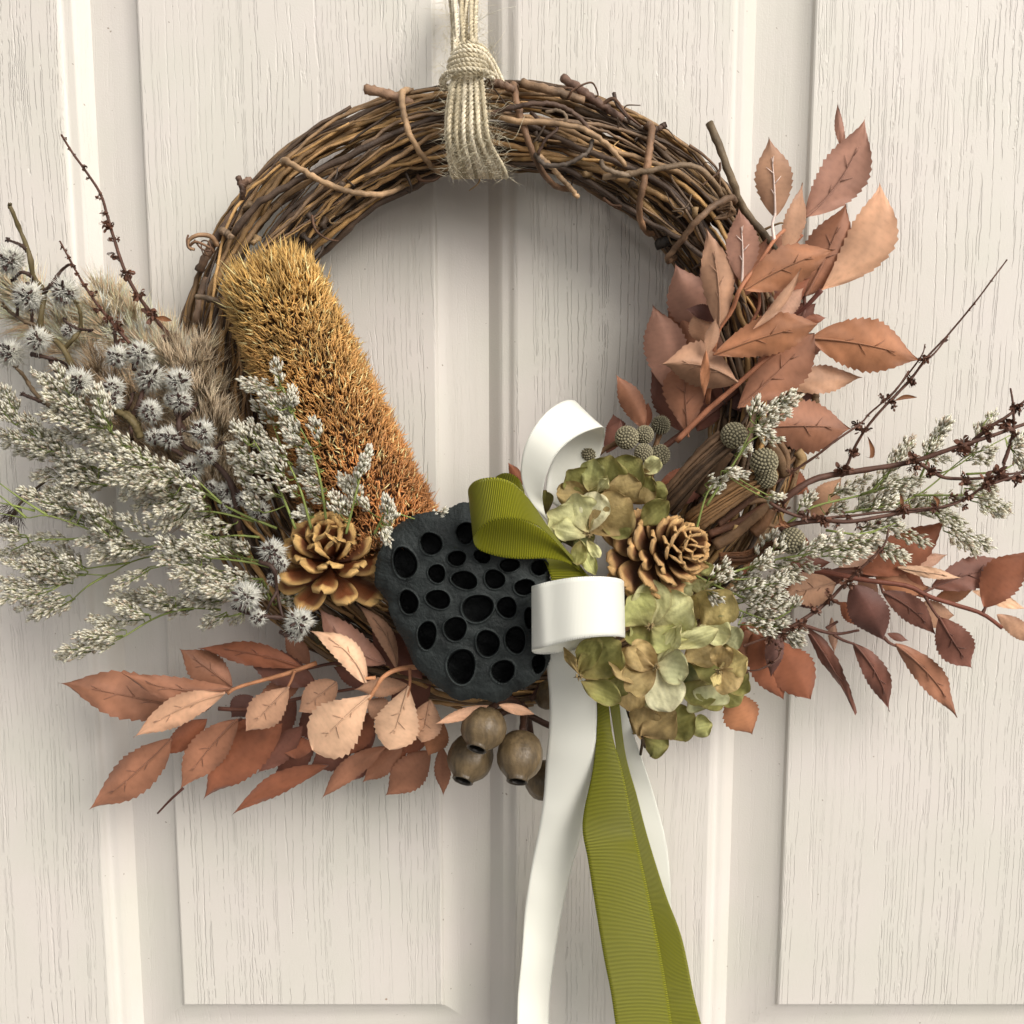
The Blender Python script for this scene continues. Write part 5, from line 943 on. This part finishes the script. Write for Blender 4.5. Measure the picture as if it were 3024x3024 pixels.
# ------------------------------------------------------------------ brown dock seed stems
def dock(label, k, stems_, clusters, d, leaves=()):
    th = Thing('dock_branch', label, 'dried stem', P(*c(k, *stems_[0][0][-1]), d), 'thin brown stems with seed clusters')
    for pts, r in stems_:
        mb = MB(); n = 40; q = path(k, [(x, y, d + .003 * math.sin(i * 1.3)) for i, (x, y) in enumerate(pts)], n); mb.tube(q, np.linspace(r * .45, r, n), srgb(86, 58, 46), 6, .06); th.part('stem', mb, M_stem)
    for x, y, s in clusters:
        ctr_ = P(*c(k, x, y), d + .002); Rm = s * cs(k) * mpp(d); mb = MB(); n = int(7 + s / 3)
        for i in range(n):
            a = random.uniform(0, 6.28); dr = unit(np.array([math.cos(a), random.uniform(-1, .3), math.sin(a) - .45])); b0 = ctr_ + RNG.normal(size=3) * Rm * .25; l = Rm * random.uniform(.6, 1.0)
            sd = unit(np.cross(dr, RNG.normal(size=3))); nn = np.cross(dr, sd); cc = srgb(100, 66, 50) * random.uniform(.5, 1.25)
            for half in (1, -1):
                V = np.array([[b0 + dr * l * t + sd * half * w_ * l * u + nn * (.18 * l * math.sin(t * 3) * (1 - u) * half) for u in (0, .6, 1)] for t, w_ in ((0, .05), (.3, .26), (.6, .34), (.85, .22), (1, .02))]); mb.grid(V, cc)
        th.part('seed_cluster', mb, M_stem)
    for pts, w in leaves:
        q = path(k, [(x, y, d + .004) for x, y in pts], 14); s = unit(np.cross(q[-1] - q[0], [0, 1, 0])); pr = np.sin(np.linspace(.05, math.pi * .98, 14)) * w * cs(k) * mpp(d) / 2
        V = np.stack([q + s * pr[:, None], q + np.array([0, .0008, 0]), q - s * pr[:, None]], 1); mb = MB(); mb.grid(V, srgb(120, 78, 48)); th.part('dry_leaf', mb, M_stem)
dock('tall thin brown seed stem rising at the upper left', 'A', [([(350,190),(415,295),(470,370),(570,520),(612,650),(650,780),(710,960),(790,1110),(880,1230),(970,1340),(1130,1500)], .0013)],
     [(352,190,8), (378,212,10), (397,272,12), (425,303,12), (487,380,20), (500,435,14), (556,548,20), (575,530,14), (597,635,24), (615,705,42), (588,688,16), (632,783,24), (672,780,16), (638,875,24), (660,885,26), (722,985,42), (785,1095,46), (855,1215,48), (970,1340,50)], .06, [([(885,1232),(940,1240),(980,1250)], 30)])
dock('shorter thin brown seed stem left of the tall one', 'A', [([(343,798),(370,850),(400,905),(470,1030),(550,1150),(640,1260),(740,1380)], .001), ([(655,1400),(655,1320),(670,1250)], .001)],
     [(343,800,9), (355,830,14), (375,845,12), (392,890,20), (408,935,18), (445,985,18), (485,1045,24), (535,1095,26), (560,1180,32), (612,1235,36), (672,1285,40), (670,1250,20), (690,1360,24)], .078)
dock('tall thin brown seed stem slanting to the upper right over the door', 'T', [([(1308,-643),(1200,-500),(1049,-298),(833,-38),(640,170),(520,340),(340,520),(160,730),(60,900),(0,1040),(-60,1100)], .0009)],
     [(1302,-640,10), (1180,-470,14), (1040,-290,16), (1000,-240,14), (800,15,26), (700,130,12), (640,160,44), (530,350,48), (500,330,24), (345,500,44), (380,545,34), (290,480,30), (100,710,56), (160,740,36), (60,930,50), (20,910,30)], .068, [([(390,505),(480,475),(575,478)], 36), ([(175,800),(210,900),(200,970),(150,960)], 40)])
dock('long thick brown seed stem running right across the statice', 'G', [([(1960,285),(1750,360),(1540,428),(1280,512),(930,570),(750,605),(640,665),(545,740)], .002), ([(1960,140),(1850,240),(1740,310),(1640,392)], .0013), ([(1960,560),(1850,580),(1700,602),(1600,606),(1480,600),(1400,560),(1340,520)], .0012), ([(1855,90),(1870,190),(1870,330),(1850,420),(1815,520)], .0012)],
     [(1590,415,56), (1560,450,32), (1300,480,46), (1300,530,46), (1400,560,46), (1840,300,56), (1720,335,50), (1880,190,42), (1905,200,36), (1885,355,22), (1815,520,18), (1780,570,58), (1800,590,36), (1600,605,40), (895,550,52), (1600,460,20), (590,565,18), (520,760,44), (560,770,30)], .086)
dock('lower brown seed stem running right beneath the thick one', 'G', [([(1960,535),(1880,590),(1700,655),(1600,720),(1450,772),(1240,800),(950,850),(800,845),(620,862),(540,900)], .0014), ([(1600,720),(1500,760),(1300,780),(1100,800),(900,822),(700,830),(560,790),(480,740)], .001)],
     [(1890,600,42), (1720,625,44), (1730,650,34), (1610,690,38), (1520,715,28), (1590,765,28), (1425,770,36), (1240,780,42), (1030,840,30), (920,815,30), (770,830,46), (800,850,34), (680,810,36), (650,800,22), (860,870,24), (985,885,26), (1100,850,20)], .094, [([(1410,700),(1440,730),(1440,770)], 22), ([(1225,690),(1235,730),(1240,780)], 22), ([(510,885),(560,860),(600,880)], 30), ([(540,800),(550,860),(590,890)], 22)])
dock('short brown seed stem crossing the dark copper leaves at lower right', 'G', [([(1160,890),(1130,990),(1000,1120),(900,1215),(840,1280),(760,1350),(640,1430),(560,1480)], .0013), ([(560,1480),(440,1520),(330,1560)], .0008), ([(330,1700),(420,1695),(520,1640),(540,1600)], .0008)],
     [(1110,1010,28), (1060,1060,22), (990,1130,30), (925,1200,40), (825,1290,50), (735,1355,38), (660,1430,44), (560,1490,40), (600,1460,36), (480,1520,36), (340,1700,26), (480,1650,26), (535,1580,22), (520,1545,20)], .098)
dock('very thin brown twig slanting behind the copper leaf tip at right', 'G', [([(1275,-10),(1215,80),(1160,140),(1090,200),(1040,245),(1000,290),(850,395),(740,480),(620,560),(500,640)], .0009)],
     [(1210,90,7), (1090,200,8), (1040,245,12), (850,395,10), (755,485,12), (610,570,24)], .074)
dock('thin brown twig peeping past the end of the right copper leaf', 'C', [([(1800,1385),(1790,1430),(1760,1480),(1700,1560),(1620,1660),(1550,1720)], .0008), ([(1932,1340),(1850,1440),(1800,1480),(1720,1580),(1620,1690)], .0009)], [(1800,1400,9), (1795,1465,34), (1700,1545,10)], .07)

# ------------------------------------------------------------------ beige grass plumes
def grass(label, k, axis, width, hl, n, d, c1, c2, updir):
    th = Thing('grass_plume', label, 'dried grass', P(*c(k, *axis[0]), d), 'feathery beige grass plumes')
    q = path(k, [(x, y, d) for x, y in axis], 40); mb = MB(); mb.tube(q, .0008, c1 * .7, 5); th.part('stem', mb, M_stem)
    s = cs(k) * mpp(d); tg = np.gradient(q, axis=0); B_, D_ = [], []
    nt = n // 15
    for i in range(nt):          # tufts of nine hairs from one spikelet
        j = random.randrange(40); side = random.uniform(-1, 1); t = unit(tg[j]); sd = unit(np.cross(t, [0, 1, 0])); o0 = q[j] + sd * side * width * s * .5 + np.array([0, random.uniform(-.012, .01), 0])
        dd = unit(t * .8 + sd * side * .9 + np.array([updir[0], 0, updir[1]]) * .7 + RNG.normal(size=3) * .5)
        for _ in range(9): B_.append(o0 + RNG.normal(size=3) * .0007); D_.append(unit(dd + RNG.normal(size=3) * .17))
    m = len(B_); f = np.repeat(RNG.uniform(-.3, 1.2, (m // 9 + 1, 1)), 9, axis=0)[:m]; C = np.clip(c1 * f + c2 * (1 - f), .05, .95)
    mb = MB(); mb.spikes(np.array(B_), np.array(D_), RNG.uniform(.55, 1.25, m) * hl * s, .00022, C * .7, np.minimum(C * 1.3, .95), RNG.normal(size=(m, 3)) * hl * s * .10); th.part('hairs', mb, M_fluff, stuff=True)
g1_, g2_ = srgb(252, 238, 212), srgb(218, 196, 166)
grass('straw grass plume at the far left edge behind the fluffy heads', 'N', [(700,1350),(450,1100),(200,950),(-40,820)], 260, 230, 5200, .038, g1_, g2_, (-.3, .5))
grass('straw grass plume crossing behind the two thin seed stems', 'N', [(1600,1700),(1300,1350),(1000,1150),(760,960)], 330, 230, 7000, .042, g1_, g2_, (.2, .8))
grass('grey beige grass plume between the seed stem and the banksia', 'N', [(1800,2500),(1700,2000),(1600,1650),(1540,1350)], 330, 250, 4600, .066, srgb(222, 206, 180), srgb(176, 158, 132), (.0, .7))
grass('dull brown grass plume low behind the fluffy heads', 'N', [(1700,2600),(1350,2200),(1000,1800),(700,1500)], 420, 240, 6500, .052, srgb(206, 184, 152), srgb(156, 134, 108), (-.2, .6))
grass('thin dark grass tuft beside the long green stems at the left edge', 'D', [(260,620),(160,700),(90,780),(50,850)], 40, 130, 260, .06, srgb(96, 80, 60), srgb(80, 66, 52), (-.3, -.7))

# ------------------------------------------------------------------ floral foam and small bits behind the pine cone
fm = Thing('moss_clump', 'dark mossy clump under the golden pine cone', 'moss', P(*c('E', 920, 880), .06))
mb = MB(); ctr_ = P(*c('E', 910, 880), .062); n = 26; V = []
for i in range(14):
    ph = math.pi * i / 13; V.append([ctr_ + np.array([math.sin(ph) * math.cos(a) * .0105, math.sin(ph) * math.sin(a) * .009, math.cos(ph) * .0088]) * (1 + .12 * math.sin(a * 5 + ph * 4) + .06 * random.uniform(-1, 1)) for a in np.linspace(0, 2 * math.pi, n, endpoint=False)])
mb.grid(np.array(V), srgb(74, 66, 40), closed=True); fm.part('moss_body', mb, M_bark)
mb = MB(); D_ = RNG.normal(size=(700, 3)); D_ /= np.linalg.norm(D_, axis=1)[:, None]; mb.spikes(ctr_ + D_ * .0088, D_ + RNG.normal(size=(700, 3)) * .5, .0016, .0003, srgb(60, 54, 32), srgb(120, 104, 66)); fm.part('moss_tufts', mb, M_stem, stuff=True)
print('objects', len(bpy.data.objects), 'tris', sum(sum(len(p.vertices) - 2 for p in m.polygons) for m in bpy.data.meshes))
